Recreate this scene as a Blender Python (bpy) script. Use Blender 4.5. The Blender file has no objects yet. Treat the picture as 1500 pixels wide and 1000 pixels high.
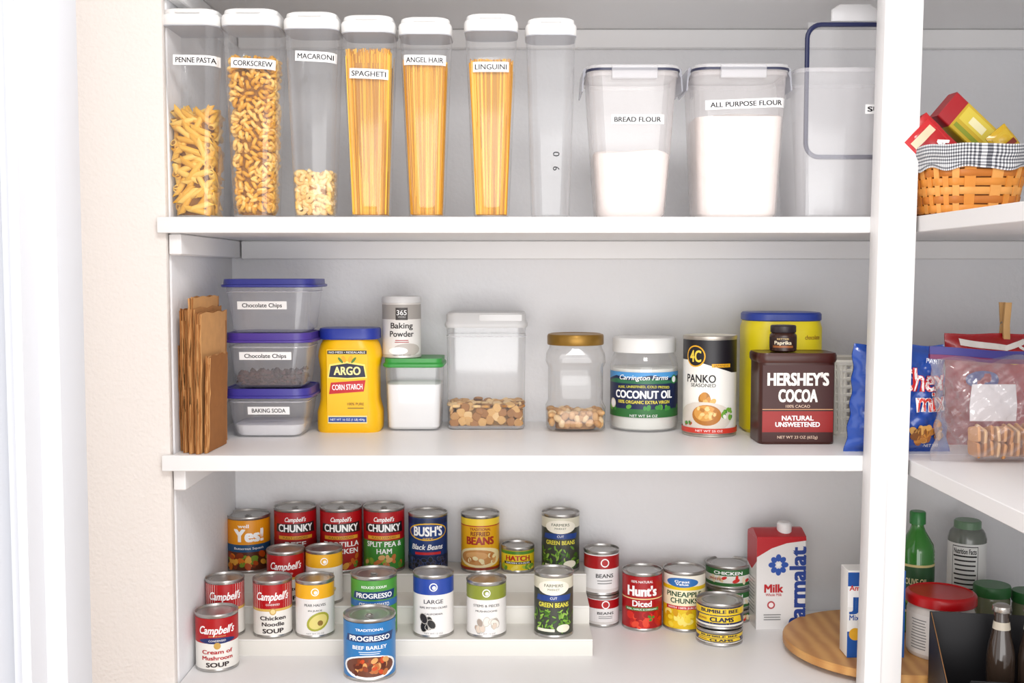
import bpy, bmesh, math, random
from mathutils import Vector, Matrix
from math import sin, cos, pi, atan, atan2, sqrt
random.seed(7)
sc=bpy.context.scene
sc.view_settings.view_transform='Standard'
COL=sc.collection
# ---------------------------------------------------------------- calibration of the camera used to measure the shelves
F=1600.0; TH=atan(.0625); CY=-1.68; CZ=1.40
ct,st=cos(TH),sin(TH)
def ray(px,py):
    u=(px-750)/F; v=(500-py)/F
    return u, ct+v*st, -st+v*ct
def on_z(px,py,z):
    dx,dy,dz=ray(px,py); t=(z-CZ)/dz; return t*dx, CY+t*dy
def on_y(px,py,Y):
    dx,dy,dz=ray(px,py); t=(Y-CY)/dy; return t*dx, CZ+t*dz
def place(L,R,base,top,z,dr=1.,Yf=None,dfix=None,flat=False):
    pc=(L+R)/2
    if Yf is None: Yf=on_z(pc,base,z)[1]
    Yc=Yf+.03
    for _ in range(5):
        dep=((Yf if flat else Yc)-CY)*ct+(CZ-z-.05)*st
        w=(R-L)*dep/F; d=dfix or w*dr; Yc=Yf+d/2
    x=(pc-750)*dep/F
    Yt=Yc+d/2 if top>400 else Yc-d/2
    return x,Yc,w,d,on_y(pc,top,Yt)[1]-z
# ---------------------------------------------------------------- materials
def lin(h):
    h=h.lstrip('#')
    if len(h)==3: h=''.join(c*2 for c in h)
    o=[]
    for i in (0,2,4):
        c=int(h[i:i+2],16)/255
        o.append(c/12.92 if c<=.04045 else ((c+.055)/1.055)**2.4)
    return tuple(o)+(1,)
_mc={}
def pm(h,rough=.45,metal=0,bump=None,coat=0,vary=0,spec=.5):
    k=(h,rough,metal,bump,coat,vary,spec)
    if k in _mc: return _mc[k]
    m=bpy.data.materials.new('mat_'+h.strip('#')); m.use_nodes=True
    nt=m.node_tree; b=nt.nodes['Principled BSDF']
    b.inputs['Base Color'].default_value=lin(h); b.inputs['Roughness'].default_value=rough
    b.inputs['Metallic'].default_value=metal; b.inputs['Coat Weight'].default_value=coat
    b.inputs['Specular IOR Level'].default_value=spec
    if vary or bump:
        tc=nt.nodes.new('ShaderNodeTexCoord'); nz=nt.nodes.new('ShaderNodeTexNoise')
        nz.inputs['Scale'].default_value=bump[0] if bump else 60; nz.inputs['Detail'].default_value=3
        nt.links.new(tc.outputs['Object'],nz.inputs['Vector'])
        if bump:
            bp=nt.nodes.new('ShaderNodeBump'); bp.inputs['Strength'].default_value=bump[1]; bp.inputs['Distance'].default_value=bump[2]
            nt.links.new(nz.outputs['Fac'],bp.inputs['Height']); nt.links.new(bp.outputs['Normal'],b.inputs['Normal'])
        if vary:
            mx=nt.nodes.new('ShaderNodeMix'); mx.data_type='RGBA'
            c=lin(h); mx.inputs[6].default_value=tuple(v*(1-vary) for v in c[:3])+(1,); mx.inputs[7].default_value=tuple(min(1,v*(1+vary)) for v in c[:3])+(1,)
            nt.links.new(nz.outputs['Fac'],mx.inputs[0]); nt.links.new(mx.outputs[2],b.inputs['Base Color'])
    _mc[k]=m; return m
def clear(tint='#ffffff',haze=.1,hazecol='#e8e8ec',refl=.5,rough=.08):
    k=('clear',tint,haze,hazecol,refl,rough)
    if k in _mc: return _mc[k]
    m=bpy.data.materials.new('mat_clear_plastic'); m.use_nodes=True
    nt=m.node_tree; nt.nodes.clear(); N=nt.nodes.new; L=nt.links.new
    out=N('ShaderNodeOutputMaterial'); tr=N('ShaderNodeBsdfTransparent'); tr.inputs[0].default_value=lin(tint)
    df=N('ShaderNodeBsdfDiffuse'); df.inputs[0].default_value=lin(hazecol)
    gl=N('ShaderNodeBsdfGlossy'); gl.inputs['Roughness'].default_value=rough; gl.inputs[0].default_value=(.95,.95,.95,1)
    lw=N('ShaderNodeLayerWeight'); lw.inputs[0].default_value=.5
    pw=N('ShaderNodeMath'); pw.operation='POWER'; pw.inputs[1].default_value=3
    L(lw.outputs['Facing'],pw.inputs[0])
    h=N('ShaderNodeMath'); h.operation='MULTIPLY_ADD'; h.inputs[1].default_value=.40; h.inputs[2].default_value=haze; L(pw.outputs[0],h.inputs[0])
    g=N('ShaderNodeMath'); g.operation='MULTIPLY_ADD'; g.inputs[1].default_value=refl; g.inputs[2].default_value=.05; L(pw.outputs[0],g.inputs[0])
    m1=N('ShaderNodeMixShader'); L(h.outputs[0],m1.inputs[0]); L(tr.outputs[0],m1.inputs[1]); L(df.outputs[0],m1.inputs[2])
    m2=N('ShaderNodeMixShader'); L(g.outputs[0],m2.inputs[0]); L(m1.outputs[0],m2.inputs[1]); L(gl.outputs[0],m2.inputs[2])
    L(m2.outputs[0],out.inputs[0]); _mc[k]=m; return m
def wood(a,b,scale=6,axis='X',rough=.45):
    m=bpy.data.materials.new('mat_wood'); m.use_nodes=True; nt=m.node_tree; bs=nt.nodes['Principled BSDF']
    tc=nt.nodes.new('ShaderNodeTexCoord'); wv=nt.nodes.new('ShaderNodeTexWave'); wv.bands_direction=axis
    wv.inputs['Scale'].default_value=scale; wv.inputs['Distortion'].default_value=3; wv.inputs['Detail'].default_value=3
    mx=nt.nodes.new('ShaderNodeMix'); mx.data_type='RGBA'; mx.inputs[6].default_value=lin(a); mx.inputs[7].default_value=lin(b)
    nt.links.new(tc.outputs['Object'],wv.inputs['Vector']); nt.links.new(wv.outputs['Fac'],mx.inputs[0]); nt.links.new(mx.outputs[2],bs.inputs['Base Color'])
    bs.inputs['Roughness'].default_value=rough; return m
# ---------------------------------------------------------------- mesh builder
def rr(w,d,r,z,n=5,ox=0,oy=0):
    r=max(1e-5,min(r,w/2-1e-6,d/2-1e-6)); P=[]
    for (sx,sy,a0) in ((1,-1,-pi/2),(1,1,0),(-1,1,pi/2),(-1,-1,pi)):
        cx=sx*(w/2-r); cy=sy*(d/2-r)
        for i in range(n+1):
            a=a0+i/n*pi/2; P.append((ox+cx+r*cos(a),oy+cy+r*sin(a),z))
    return P
class M:
    def __init__(s): s.v=[];s.f=[];s.mi=[];s.mats=[]
    def mat(s,m):
        if m not in s.mats: s.mats.append(m)
        return s.mats.index(m)
    def add(s,vs,fs,m):
        o=len(s.v); i=s.mat(m); s.v+=[tuple(v) for v in vs]
        for f in fs: s.f.append([o+k for k in f]); s.mi.append(i)
    def rings(s,R,m,c0=True,c1=True,closed=True):
        n=len(R[0]); vs=[p for r in R for p in r]; fs=[]
        for k in range(len(R)-1):
            for i in range(n if closed else n-1):
                j=(i+1)%n; fs.append([k*n+i,k*n+j,(k+1)*n+j,(k+1)*n+i])
        if c0: fs.append(list(range(n))[::-1])
        if c1: fs.append([(len(R)-1)*n+i for i in range(n)])
        s.add(vs,fs,m)
    def loft(s,prof,m,c0=True,c1=True,n=5,ox=0,oy=0):
        s.rings([rr(p[0],p[1],p[2],p[3],n,ox+(p[4] if len(p)>4 else 0),oy+(p[5] if len(p)>5 else 0)) for p in prof],m,c0,c1)
    def lathe(s,prof,m,c0=True,c1=True,n=10,ox=0,oy=0):
        s.loft([(2*r,2*r,r,z) for r,z in prof],m,c0,c1,n,ox,oy)
    def box(s,x0,x1,y0,y1,z0,z1,m,c=.001):
        w,d=x1-x0,y1-y0; c=min(c,w/4,d/4,(z1-z0)/4)
        s.loft([(w-2*c,d-2*c,c,z0),(w,d,c,z0+c),(w,d,c,z1-c),(w-2*c,d-2*c,c,z1)],m,n=2,ox=(x0+x1)/2,oy=(y0+y1)/2)
    def tube(s,path,rad,m,seg=6,closed=False,cap=True,flat=1.0):
        P=[Vector(p) for p in path]; R=[]; n=len(P); prev=None
        for i,p in enumerate(P):
            if closed: t=P[(i+1)%n]-P[i-1]
            else: t=P[min(i+1,n-1)]-P[max(i-1,0)]
            t.normalize()
            if prev is None:
                a=Vector((0,0,1)) if abs(t.z)<.9 else Vector((1,0,0))
            else: a=prev
            u=(a-t*a.dot(t)).normalized(); w=t.cross(u); prev=u
            rd=rad[i] if isinstance(rad,(list,tuple)) else rad
            R.append([p+u*cos(2*pi*k/seg)*rd+w*sin(2*pi*k/seg)*rd*flat for k in range(seg)])
        if closed: R.append(R[0])
        s.rings(R,m,cap and not closed,cap and not closed)
    def xf(s,mat,start=0):
        for i in range(start,len(s.v)): s.v[i]=tuple(mat@Vector(s.v[i]))
    def build(s,name,ang=35):
        me=bpy.data.meshes.new(name); me.from_pydata(s.v,[],s.f)
        for m in s.mats: me.materials.append(m)
        me.polygons.foreach_set('material_index',s.mi); me.polygons.foreach_set('use_smooth',[True]*len(s.f))
        me.update()
        try: me.set_sharp_from_angle(angle=math.radians(ang))
        except Exception: pass
        ob=bpy.data.objects.new(name,me); COL.objects.link(ob); return ob
def thing(name,x,y,z,label,cat,group=None,rot=0,kind=None):
    e=bpy.data.objects.new(name,None); e.empty_display_size=.02; COL.objects.link(e)
    e.location=(x,y,z); e.rotation_euler=(0,0,rot); e['label']=label; e['category']=cat
    if group: e['group']=group
    if kind: e['kind']=kind
    return e
def part(m,name,par,label=None,ang=35):
    o=m.build(name,ang); o.parent=par
    if label: o['label']=label
    return o
def solo(m,name,loc,label,cat,group=None,kind=None,rot=(0,0,0),ang=35):
    o=m.build(name,ang); o.location=loc; o.rotation_euler=rot; o['label']=label; o['category']=cat
    if group: o['group']=group
    if kind: o['kind']=kind
    return o
def struct(name,boxes,m):
    b=M()
    for q in boxes: b.box(*q[:6],m,q[6] if len(q)>6 else .002)
    o=b.build(name); o['kind']='structure'; o['label']={'w':'painted textured wall'}.get(name[0],name.split('_')[0]+' painted white'); o['category']=name.split('_')[0]
    return o
# ---------------------------------------------------------------- lettering
_tc={}
def txt(s,sh):
    k=(s,sh)
    if k in _tc: return _tc[k]
    cu=bpy.data.curves.new('t','FONT'); cu.body=s; cu.shear=sh; cu.resolution_u=3
    ob=bpy.data.objects.new('t',cu); COL.objects.link(ob)
    dg=bpy.context.evaluated_depsgraph_get(); dg.update()
    me=bpy.data.meshes.new_from_object(ob.evaluated_get(dg))
    vs=[(v.co.x,v.co.y) for v in me.vertices]; fs=[list(p.vertices) for p in me.polygons]
    bpy.data.objects.remove(ob); bpy.data.meshes.remove(me); bpy.data.curves.remove(cu)
    if not vs: vs=[(0,0),(1,0),(1,1)]; fs=[]
    _tc[k]=(vs,fs); return _tc[k]
CAP=max(v[1] for v in txt('H',0)[0])
class G:
    def __init__(s,m,R,H,mp,step=None,rough=.4,z0=0):
        s.m=m;s.rx=R;s.H=H;s.mp=mp;s.step=step;s.k=1;s.rough=rough;s.z0=z0
    def _put(s,vs,fs,c):
        bm=bmesh.new(); bv=[bm.verts.new((x,y,0)) for x,y in vs]
        for f in fs:
            try: bm.faces.new([bv[i] for i in f])
            except Exception: pass
        if s.step and vs:
            x0=min(v[0] for v in vs); x1=max(v[0] for v in vs)
            k=math.floor(x0/s.step)+1
            while k*s.step<x1:
                bmesh.ops.bisect_plane(bm,geom=bm.verts[:]+bm.edges[:]+bm.faces[:],plane_co=(k*s.step,0,0),plane_no=(1,0,0),dist=1e-7)
                k+=1
        bm.verts.index_update(); off=s.k*.00006; s.k+=1
        s.m.add([s.mp(v.co.x,v.co.y+s.z0,off) for v in bm.verts],[[v.index for v in f.verts] for f in bm.faces],
                c if not isinstance(c,str) else pm(c,s.rough))
        bm.free()
    def P(s,pts,c): s._put([(x*s.rx,y*s.H) for x,y in pts],[list(range(len(pts)))],c)
    def R(s,x,y,w,h,c,rot=0):
        q=[]
        for a,b in ((-1,-1),(1,-1),(1,1),(-1,1)):
            dx,dy=a*w/2*s.rx,b*h/2*s.H
            q.append((x*s.rx+dx*cos(rot)-dy*sin(rot),y*s.H+dx*sin(rot)+dy*cos(rot)))
        s._put(q,[[0,1,2,3]],c)
    def E(s,x,y,rx,ry,c,n=22,rot=0):
        q=[]
        for i in range(n):
            a=2*pi*i/n; dx,dy=rx*s.rx*cos(a),ry*s.H*sin(a)
            q.append((x*s.rx+dx*cos(rot)-dy*sin(rot),y*s.H+dx*sin(rot)+dy*cos(rot)))
        s._put(q,[list(range(n))],c)
    def C(s,x,y,r,c,n=20,sq=1,rot=0): s.E(x,y,r,r*s.rx/s.H*sq,c,n,rot)
    def T(s,t,x,y,h,w,c,b=.0,arc=0,rot=0,sh=0):
        vs,fs=txt(t,sh)
        x0=min(v[0] for v in vs);x1=max(v[0] for v in vs)
        sy=h*s.H/CAP; sx=(w*s.rx)/(x1-x0) if w else sy
        # heavier strokes: closely overlaid copies of the lettering
        sh_=[(0,0)] if b<=0 else ([(-b,0),(b,0)] if b<.02 else [(-b,-b*.5),(b,-b*.5),(b,b*.5),(-b,b*.5)])
        k0=s.k
        for i,(bx,by) in enumerate(sh_):
            q=[]
            for vx,vy in vs:
                dx=(vx+bx-(x0+x1)/2)*sx; dy=(vy+by-CAP/2)*sy
                if arc: dy-=arc*s.H*((dx/(s.rx))**2)
                q.append((x*s.rx+dx*cos(rot)-dy*sin(rot),y*s.H+dx*sin(rot)+dy*cos(rot)))
            s.k=k0+i*.15; s._put(q,fs,c)
        s.k=k0+1
    def blobs(s,x,y,w,h,cols,n,r,sq=.7,outline=None):
        for i in range(n):
            cx=x+random.uniform(-.5,.5)*w; cy=y+random.uniform(-.5,.5)*h; a=random.uniform(0,3); q=random.uniform(.75,1.2)
            if outline: s.C(cx,cy,r*q*1.15,outline,12,sq,a); s.k-=.7
            s.C(cx,cy,r*q,random.choice(cols),12,sq,a); s.k-=.7
        s.k+=1
    def lines(s,x,y,w,n,dy,h,c):
        for i in range(n): s.R(x,y-i*dy,w*random.uniform(.8,1),h,c)
def cylmap(r): return lambda x,z,o:((r+o)*sin(x/r),-(r+o)*cos(x/r),z)
def flatmap(d): return lambda x,z,o:(x,-d/2-o,z)
def rrmap(wf,df,r,base=.0003):
    def f(x,z,o):
        w,d=wf(z),df(z); a=abs(x)-(w/2-r); y=d/2
        if a>0: y=d/2-r+sqrt(max(0,r*r-min(a,r)**2))
        return (x,-y-o-base,z)
    return f
# ================================================================ ROOM
WALL=pm('#e9e9eb',.7,bump=(90,.35,.003)); WALLW=pm('#e8e2dd',.8,bump=(170,.5,.003))
WHITE=pm('#efeeee',.38); WTRIM=pm('#d5d7dc',.45)
XL=-.5315; YB=.40; XR=1.08
ZT,ZM,ZB,ZU=1.4855,1.117,.748,1.877
TK=.024
struct('wall_back',[(-.75,XR+.1,YB,YB+.08,0,2.5)],WALL)
struct('wall_left',[(XL-.12,XL,.03,YB,0,2.5)],WALL)
struct('wall_left_return',[(-.95,XL-.002,.013,.03,0,2.5,.006)],WALLW)
struct('wall_right',[(XR,XR+.08,-2.0,YB,0,2.5)],WALL)
struct('ceiling',[(-1.6,XR+.1,-1.3,YB+.08,2.5,2.55)],pm('#f0f0f0',.8))
struct('floor',[(-1.6,XR+.1,-3.0,YB+.08,-.05,0)],wood('#a88562','#8d6b4a',3))
# door casing on the near side of the opening
dc=M()
prof=[(-.72,-.66),(-.60,-.68),(-.525,-.68),(-.52,-.665),(-.505,-.665),(-.50,-.69),(-.49,-.70),(-.478,-.69),(-.474,-.66),(-.462,-.655),(-.458,-.68),(-.447,-.685),(-.443,-.66),(-.428,-.65),(-.424,-.63),(-.424,-.60),(-.72,-.60)]
dc.rings([[(x,y,0) for x,y in prof],[(x,y,2.5) for x,y in prof]],WTRIM)
o=dc.build('trim_1',20); o['kind']='structure'; o['label']='white moulded door casing'; o['category']='trim'
struct('wall_front_left',[(-1.5,-.47,-.599,-.50,0,2.5)],WALLW)
# shelves
LEAN=.011
def shelf(z,lab):
    T=thing('shelf',0,0,z-TK,lab,'shelf','long white pantry shelves')
    b=M(); b.box(XL+.001,XR-.002,.013,YB-.001,0,TK,WHITE); part(b,'shelf_board',T)
    n=M(); n.box(-.5435,.600+LEAN*(z-1.3),.0,.0125,0,TK+.0005,WHITE); part(n,'front_edge',T)
def ret(z,lab):
    T=thing('return_shelf',0,0,z-TK,lab,'shelf','white return shelves')
    b=M(); b.box(.606+LEAN*(z-1.3),XR-.002,-1.2,.012,0,TK,WHITE); part(b,'shelf_board',T)
for z in (ZU,ZT,ZM,ZB):
    shelf(z,'long white painted pantry shelf board'); 
for z in (ZU,ZT,ZM,ZB): ret(z,'white painted shelf board along the side wall')
tn=2
for z in (ZU,ZT,ZM,ZB):
    zt=z-TK-.0005
    struct('trim_%d'%tn,[(XL+.022,XR-.02,YB-.019,YB-.0005,zt-.035,zt)],WHITE); tn+=1
    struct('trim_%d'%tn,[(XL+.0005,XL+.020,.016,YB-.0005,zt-.033,zt)],WHITE); tn+=1
pz=M(); pz.box(.546,.603,-.040,-.0005,0,2.49,WHITE,.002); pz.box(.570,.572,-.0412,-.0395,0,2.49,pm('#dcdcde',.4),.0002)
pz.v=[(p[0]+LEAN*(p[2]-1.3),p[1],p[2]) for p in pz.v]
o=pz.build('trim_%d'%tn); o['kind']='structure'; o['label']='white painted shelf post'; o['category']='trim'
# ================================================================ TOP SHELF : pasta canisters
CLR=clear(haze=.05,hazecol='#d9dbe0'); LIDW=pm('#ededec',.35)
def sticker(T,W2,H,mp,x,z,w,h,t,tw=.88,th=.5,rot=0,name='label_sticker',b=.02):
    m=M(); g=G(m,1,1,mp,.003)
    g.R(x,z,w,h,'#f4f4f4',rot); g.T(t,x,z,h*th,w*tw,'#1c1a20',b,rot=rot); part(m,name,T)
def perim(inn,h,n,z0=.008,inset=0,cand=10):
    """evenly spread spots over the four inner faces of a container: (x,y,z,outward angle)"""
    w,d=inn(h/2); w-=2*inset; d-=2*inset; L=2*(w+d); pts=[]
    for i in range(n):
        bc=None;bd=-1
        for c in range(cand):
            u=random.uniform(0,L); z=random.uniform(z0,h)
            dd=min([min(abs(u-a),L-abs(u-a))**2+(z-b)**2 for a,b in pts[-140:]] or [1])
            if dd>bd: bd=dd; bc=(u,z)
        pts.append(bc)
    out=[]
    for u,z in pts:
        w,d=inn(z); w-=2*inset; d-=2*inset; s=u/L*2*(w+d)
        if s<w: out.append((s-w/2,-d/2,z,0))
        elif s<w+d: out.append((w/2,s-w-d/2,z,pi/2))
        elif s<2*w+d: out.append((w/2-(s-w-d),d/2,z,pi))
        else: out.append((-w/2,d/2-(s-2*w-d),z,-pi/2))
    return out
def topfill(inn,h,n,inset):
    w,d=inn(h); return [(random.uniform(-.5,.5)*(w-2*inset),random.uniform(-.5,.5)*(d-2*inset),h+random.uniform(-.006,.002),0) for i in range(n)]
def penne(m,inn,h,mat):
    dark=pm('#9c6c1c',.7)  # dark tone painted in for the shade inside the hollow tube ends
    for i,(x,y,z,a) in enumerate(perim(inn,h,150,inset=.0055)+topfill(inn,h,22,.012)):
        L=random.uniform(.016,.019); e=random.choice((-1,1))*random.uniform(.15,1.3)
        w,d=inn(z); lx=(w/2-.006)
        ax=Vector((cos(a)*cos(e),sin(a)*cos(e),sin(e))); out=Vector((sin(a),-cos(a),0))
        dv=ax*L+out*random.uniform(-.003,.003)
        c=Vector((x,y,max(z,abs(dv.z)+.006)))-out*random.choice((0,0,.004))
        ly=d/2-.006
        c.x=max(-lx+abs(dv.x),min(lx-abs(dv.x),c.x)); c.y=max(-ly+abs(dv.y),min(ly-abs(dv.y),c.y))
        u=dv.normalized(); sd=u.cross(out).normalized(); s2=sd.cross(u); mt=random.choice(mat); K=9; r=.0050
        R=[]
        for q in (-1,-.985,.985,1):   # quill-cut ends: the two end rings are slanted
            R.append([c+dv*q+sd*cos(2*pi*k/K)*r*(1 if abs(q)<1 else .93)+s2*sin(2*pi*k/K)*r*(1 if abs(q)<1 else .93)+u*cos(2*pi*k/K)*r*.9 for k in range(K)])
        m.rings(R,mt,False,False)
        for q in (-1,1):
            rg=[c+dv*q*.97+sd*cos(2*pi*k/K)*r*.66+s2*sin(2*pi*k/K)*r*.66+u*cos(2*pi*k/K)*r*.6 for k in range(K)]
            m.rings([R[0 if q<0 else 3],[c+dv*q+(p-c-dv*q*.97) for p in rg]],mt,False,False)
            m.add([c+dv*q*.985+(p-c-dv*q*.97) for p in rg],[list(range(K))],dark)
def helix(m,inn,h,mat,n,rad,cr,turns,pitch):
    """corkscrew tubes lying against the walls of the container"""
    hl=turns*pitch/2; e=cr+rad+.0005
    for i,(x,y,z,a0) in enumerate(perim(inn,h,n,inset=e)+topfill(inn,h,16,e+.004)):
        th=random.uniform(0,pi); rot=Matrix.Rotation(a0,3,'Z')@Matrix.Rotation(th,3,'Y')@Matrix.Rotation(random.uniform(-.25,.25),3,'X')@Matrix.Rotation(random.uniform(0,6),3,'Z')
        w,d=inn(z); ax=rot@Vector((0,0,1)); bx=w/2-e-abs(ax.x)*hl*.9; by=d/2-e-abs(ax.y)*hl*.9
        c=Vector((max(-bx,min(bx,x)),max(-by,min(by,y)),max(z,e+abs(ax.z)*hl+.003))); K=int(9*turns)+2; P=[]
        for k in range(K):
            t=k/(K-1); a=t*2*pi*turns; P.append(c+rot@Vector((cr*cos(a),cr*sin(a),(t-.5)*pitch*turns)))
        m.tube(P,rad,random.choice(mat),7)
def curl(m,inn,h,mat,n,rad,cr,turns):
    for i,(x,y,z,a0) in enumerate(perim(inn,h,n,inset=rad+.0008)+topfill(inn,h,20,cr+rad)):
        rot=Matrix.Rotation(a0,3,'Z')@Matrix.Rotation(pi/2+random.uniform(-.5,.5),3,'X')@Matrix.Rotation(random.uniform(0,6.28),3,'Z')@Matrix.Rotation(random.uniform(-.4,.4),3,'X')
        w,d=inn(z); e=cr+rad+.0005; off=Vector((sin(a0),-cos(a0),0))
        c=Vector((max(-w/2+e,min(w/2-e,x)) if abs(off.y)>.5 else x-off.x*cr*.35, max(-d/2+e,min(d/2-e,y)) if abs(off.x)>.5 else y-off.y*cr*.35, max(z,e+.003)))
        K=int(9*turns)+2; P=[]
        for k in range(K):
            a=k/(K-1)*2*pi*turns; P.append(c+rot@Vector((cr*cos(a),cr*sin(a),(k/(K-1)-.5)*rad*2.0*turns)))
        m.tube(P,rad,random.choice(mat),7)
def strands(m,inn,h,mat,n,rad,spread=1):
    w0,d0=inn(.01); w1,d1=inn(h)
    for i in range(n):
        s=(i*.6180339%1)*1.9-.95; s2=max(-.97,min(.97,s+random.uniform(-.12,.12)*spread))
        if i%3: a,b=-.94,-.94
        else: a,b=random.uniform(-.9,.9),random.uniform(-.9,.9)
        a+=random.uniform(0,.10); b+=random.uniform(0,.10)
        hh=h*random.uniform(.96,1.01)
        P=[]
        for k in range(5):
            u=k/4; w=w0+(w1-w0)*u; d=d0+(d1-d0)*u
            P.append((((s+(s2-s)*u)*(w/2-rad)),(a+(b-a)*u)*(d/2-rad),.006+hh*u))
        m.tube(P,rad,random.choice(mat),5)
PY=[pm('#efbb48',.5),pm('#e4aa34',.5),pm('#f6cc66',.5)]; SP=[pm('#edb034',.55),pm('#d99a20',.55),pm('#f5c450',.55),pm('#b87c18',.55)]
CK=[pm('#edb442',.45),pm('#f8cc70',.45),pm('#e0a22a',.45)]
MC=[pm('#f0cc88',.5),pm('#e8bc70',.5),pm('#f8dca4',.5)]
def canister(lL,lR,lt,bL,bR,bb,fill,kind,lab,ly,lx,lw,rot=0):
    x,y,w,d,H=place(lL,lR,bb,lt,ZT,Yf=.014,dr=1.0)
    _,_,wb,_,_=place(bL,bR,bb,lt,ZT,Yf=.02,dr=1)
    T=thing('pasta_canister',x,y,ZT,{'penne':'tall clear plastic canister with white flip lid holding penne','cork':'tall clear canister with white lid full of corkscrew pasta','mac':'tall clear canister with white lid part filled with macaroni','spag':'tall clear canister with white lid full of spaghetti','angel':'tall clear canister with white lid full of angel hair','ling':'tall clear canister with white lid full of linguini',None:'empty tall clear plastic canister with white flip lid'}[kind],'canister','pasta canisters on the top shelf')
    wt=w*.955; Hb=H-.022; rc=.020
    wf=lambda z:wb+(wt-wb)*min(1,max(0,z/Hb)); 
    b=M()
    b.loft([(wb*.9,wb*.9,rc*.9,.001),(wb,wb,rc,.005)]+[(wf(Hb*k/6),wf(Hb*k/6),rc,Hb*k/6) for k in range(1,7)],CLR,c1=False,n=7)
    part(b,'canister_body',T,'clear plastic body')
    bt=M(); bt.loft([(wb*.86,wb*.86,rc*.9,.0018),(wb*.93,wb*.93,rc,.0045)],clear(haze=.45,hazecol='#e8e8ea'),c1=True,n=7); part(bt,'canister_base',T)
    l=M(); l.loft([(w*.97,w*.97,rc,Hb-.004),(w,w,rc+.002,Hb-.002),(w*1.0,w*1.0,rc+.002,Hb+.009),(w*.965,w*.965,rc,Hb+.0125)],LIDW,c0=False,n=7)
    l.loft([(w*.975,w*.975,rc,Hb-.0055),(w*.985,w*.985,rc,Hb-.0042)],pm('#b9bcc4',.4),n=7)
    part(l,'lid',T,'white lid')
    fl=M(); fl.loft([(w*.90,w*.90,rc,Hb+.0125),(w*.92,w*.92,rc,Hb+.015),(w*.90,w*.90,rc,Hb+.020),(w*.82,w*.82,rc,Hb+.022)],LIDW,n=7)
    fl.box(-w*.2,w*.2,-w*.495,-w*.44,Hb+.0135,Hb+.0185,LIDW); part(fl,'flip_cap',T)
    yf=y-wf(H*.7)/2
    if lab:
        lx,z=on_y(lx,ly,yf); z-=ZT; xx=lx-x
        sticker(T,0,0,rrmap(wf,wf,rc),xx,z,lw*(yf-CY)/F,.0152,lab,rot=rot)
    else:
        m=M(); g=G(m,1,1,rrmap(wf,wf,rc),.003); g.T('0',.008,.098,.010,.007,'#26242a',.01,rot=-pi/2); g.T('6',.008,.076,.010,.006,'#26242a',.01,rot=-pi/2); part(m,'printed_mark',T)
    if kind:
        hf=on_y(750,fill,yf)[1]-ZT-.006
        inn=lambda z:(wf(z)-.005,wf(z)-.005)
        m=M(); 
        shade_core={'penne':'#8c5c14','cork':'#9a6614','mac':'#b8843c','spag':'#b88020','angel':'#cc9428','ling':'#b88422'}[kind]  # inner fill coloured darker than the pasta, so gaps between pieces look shaded
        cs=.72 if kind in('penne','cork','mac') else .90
        m.loft([(inn(0)[0]*cs,inn(0)[0]*cs,rc*.7,.004),(inn(hf)[0]*cs,inn(hf)[0]*cs,rc*.7,hf*.93)],pm(shade_core,.7),n=4)
        if kind=='penne': penne(m,inn,hf,PY)
        if kind=='cork': helix(m,inn,hf,CK,270,.0030,.0046,2.0,.0105)
        if kind=='mac': curl(m,inn,hf,MC,190,.0036,.0062,.6)
        if kind=='spag': strands(m,inn,hf*.985,SP,330,.0009,.7)
        if kind=='angel': strands(m,inn,hf*.985,SP,380,.0007,.4)
        if kind=='ling': strands(m,inn,hf*.97,SP,300,.0010,.9)
        nm={'penne':'penne_pasta','cork':'corkscrew_pasta','mac':'macaroni','spag':'spaghetti','angel':'angel_hair_pasta','ling':'linguini'}[kind]
        solo(m,nm,(x,y,ZT),'golden dry '+nm.replace('_',' ')+' inside a clear canister','pasta',None,'stuff',ang=60)
canister(248,334,10,264,327,311,160,'penne','PENNE PASTA',88,286,64,-.02)
canister(334.5,419,10,348,410,314,80,'cork','CORKSCREW',93,370,63,-.05)
canister(423,503,15,432,490,316,248,'mac','MACARONI',83,462,58,-.05)
canister(505,583,20,514,570,318,68,'spag','SPAGHETI',108,540,56,-.04)
canister(587,664,23,598,650,319,82,'angel','ANGEL HAIR',88,622,61,-.02)
canister(681,759,18,690,742,320,80,'ling','LINGUINI',98,719,52,0)
canister(769,843,24,774,830,321,0,None,None,0,0,0)
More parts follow.
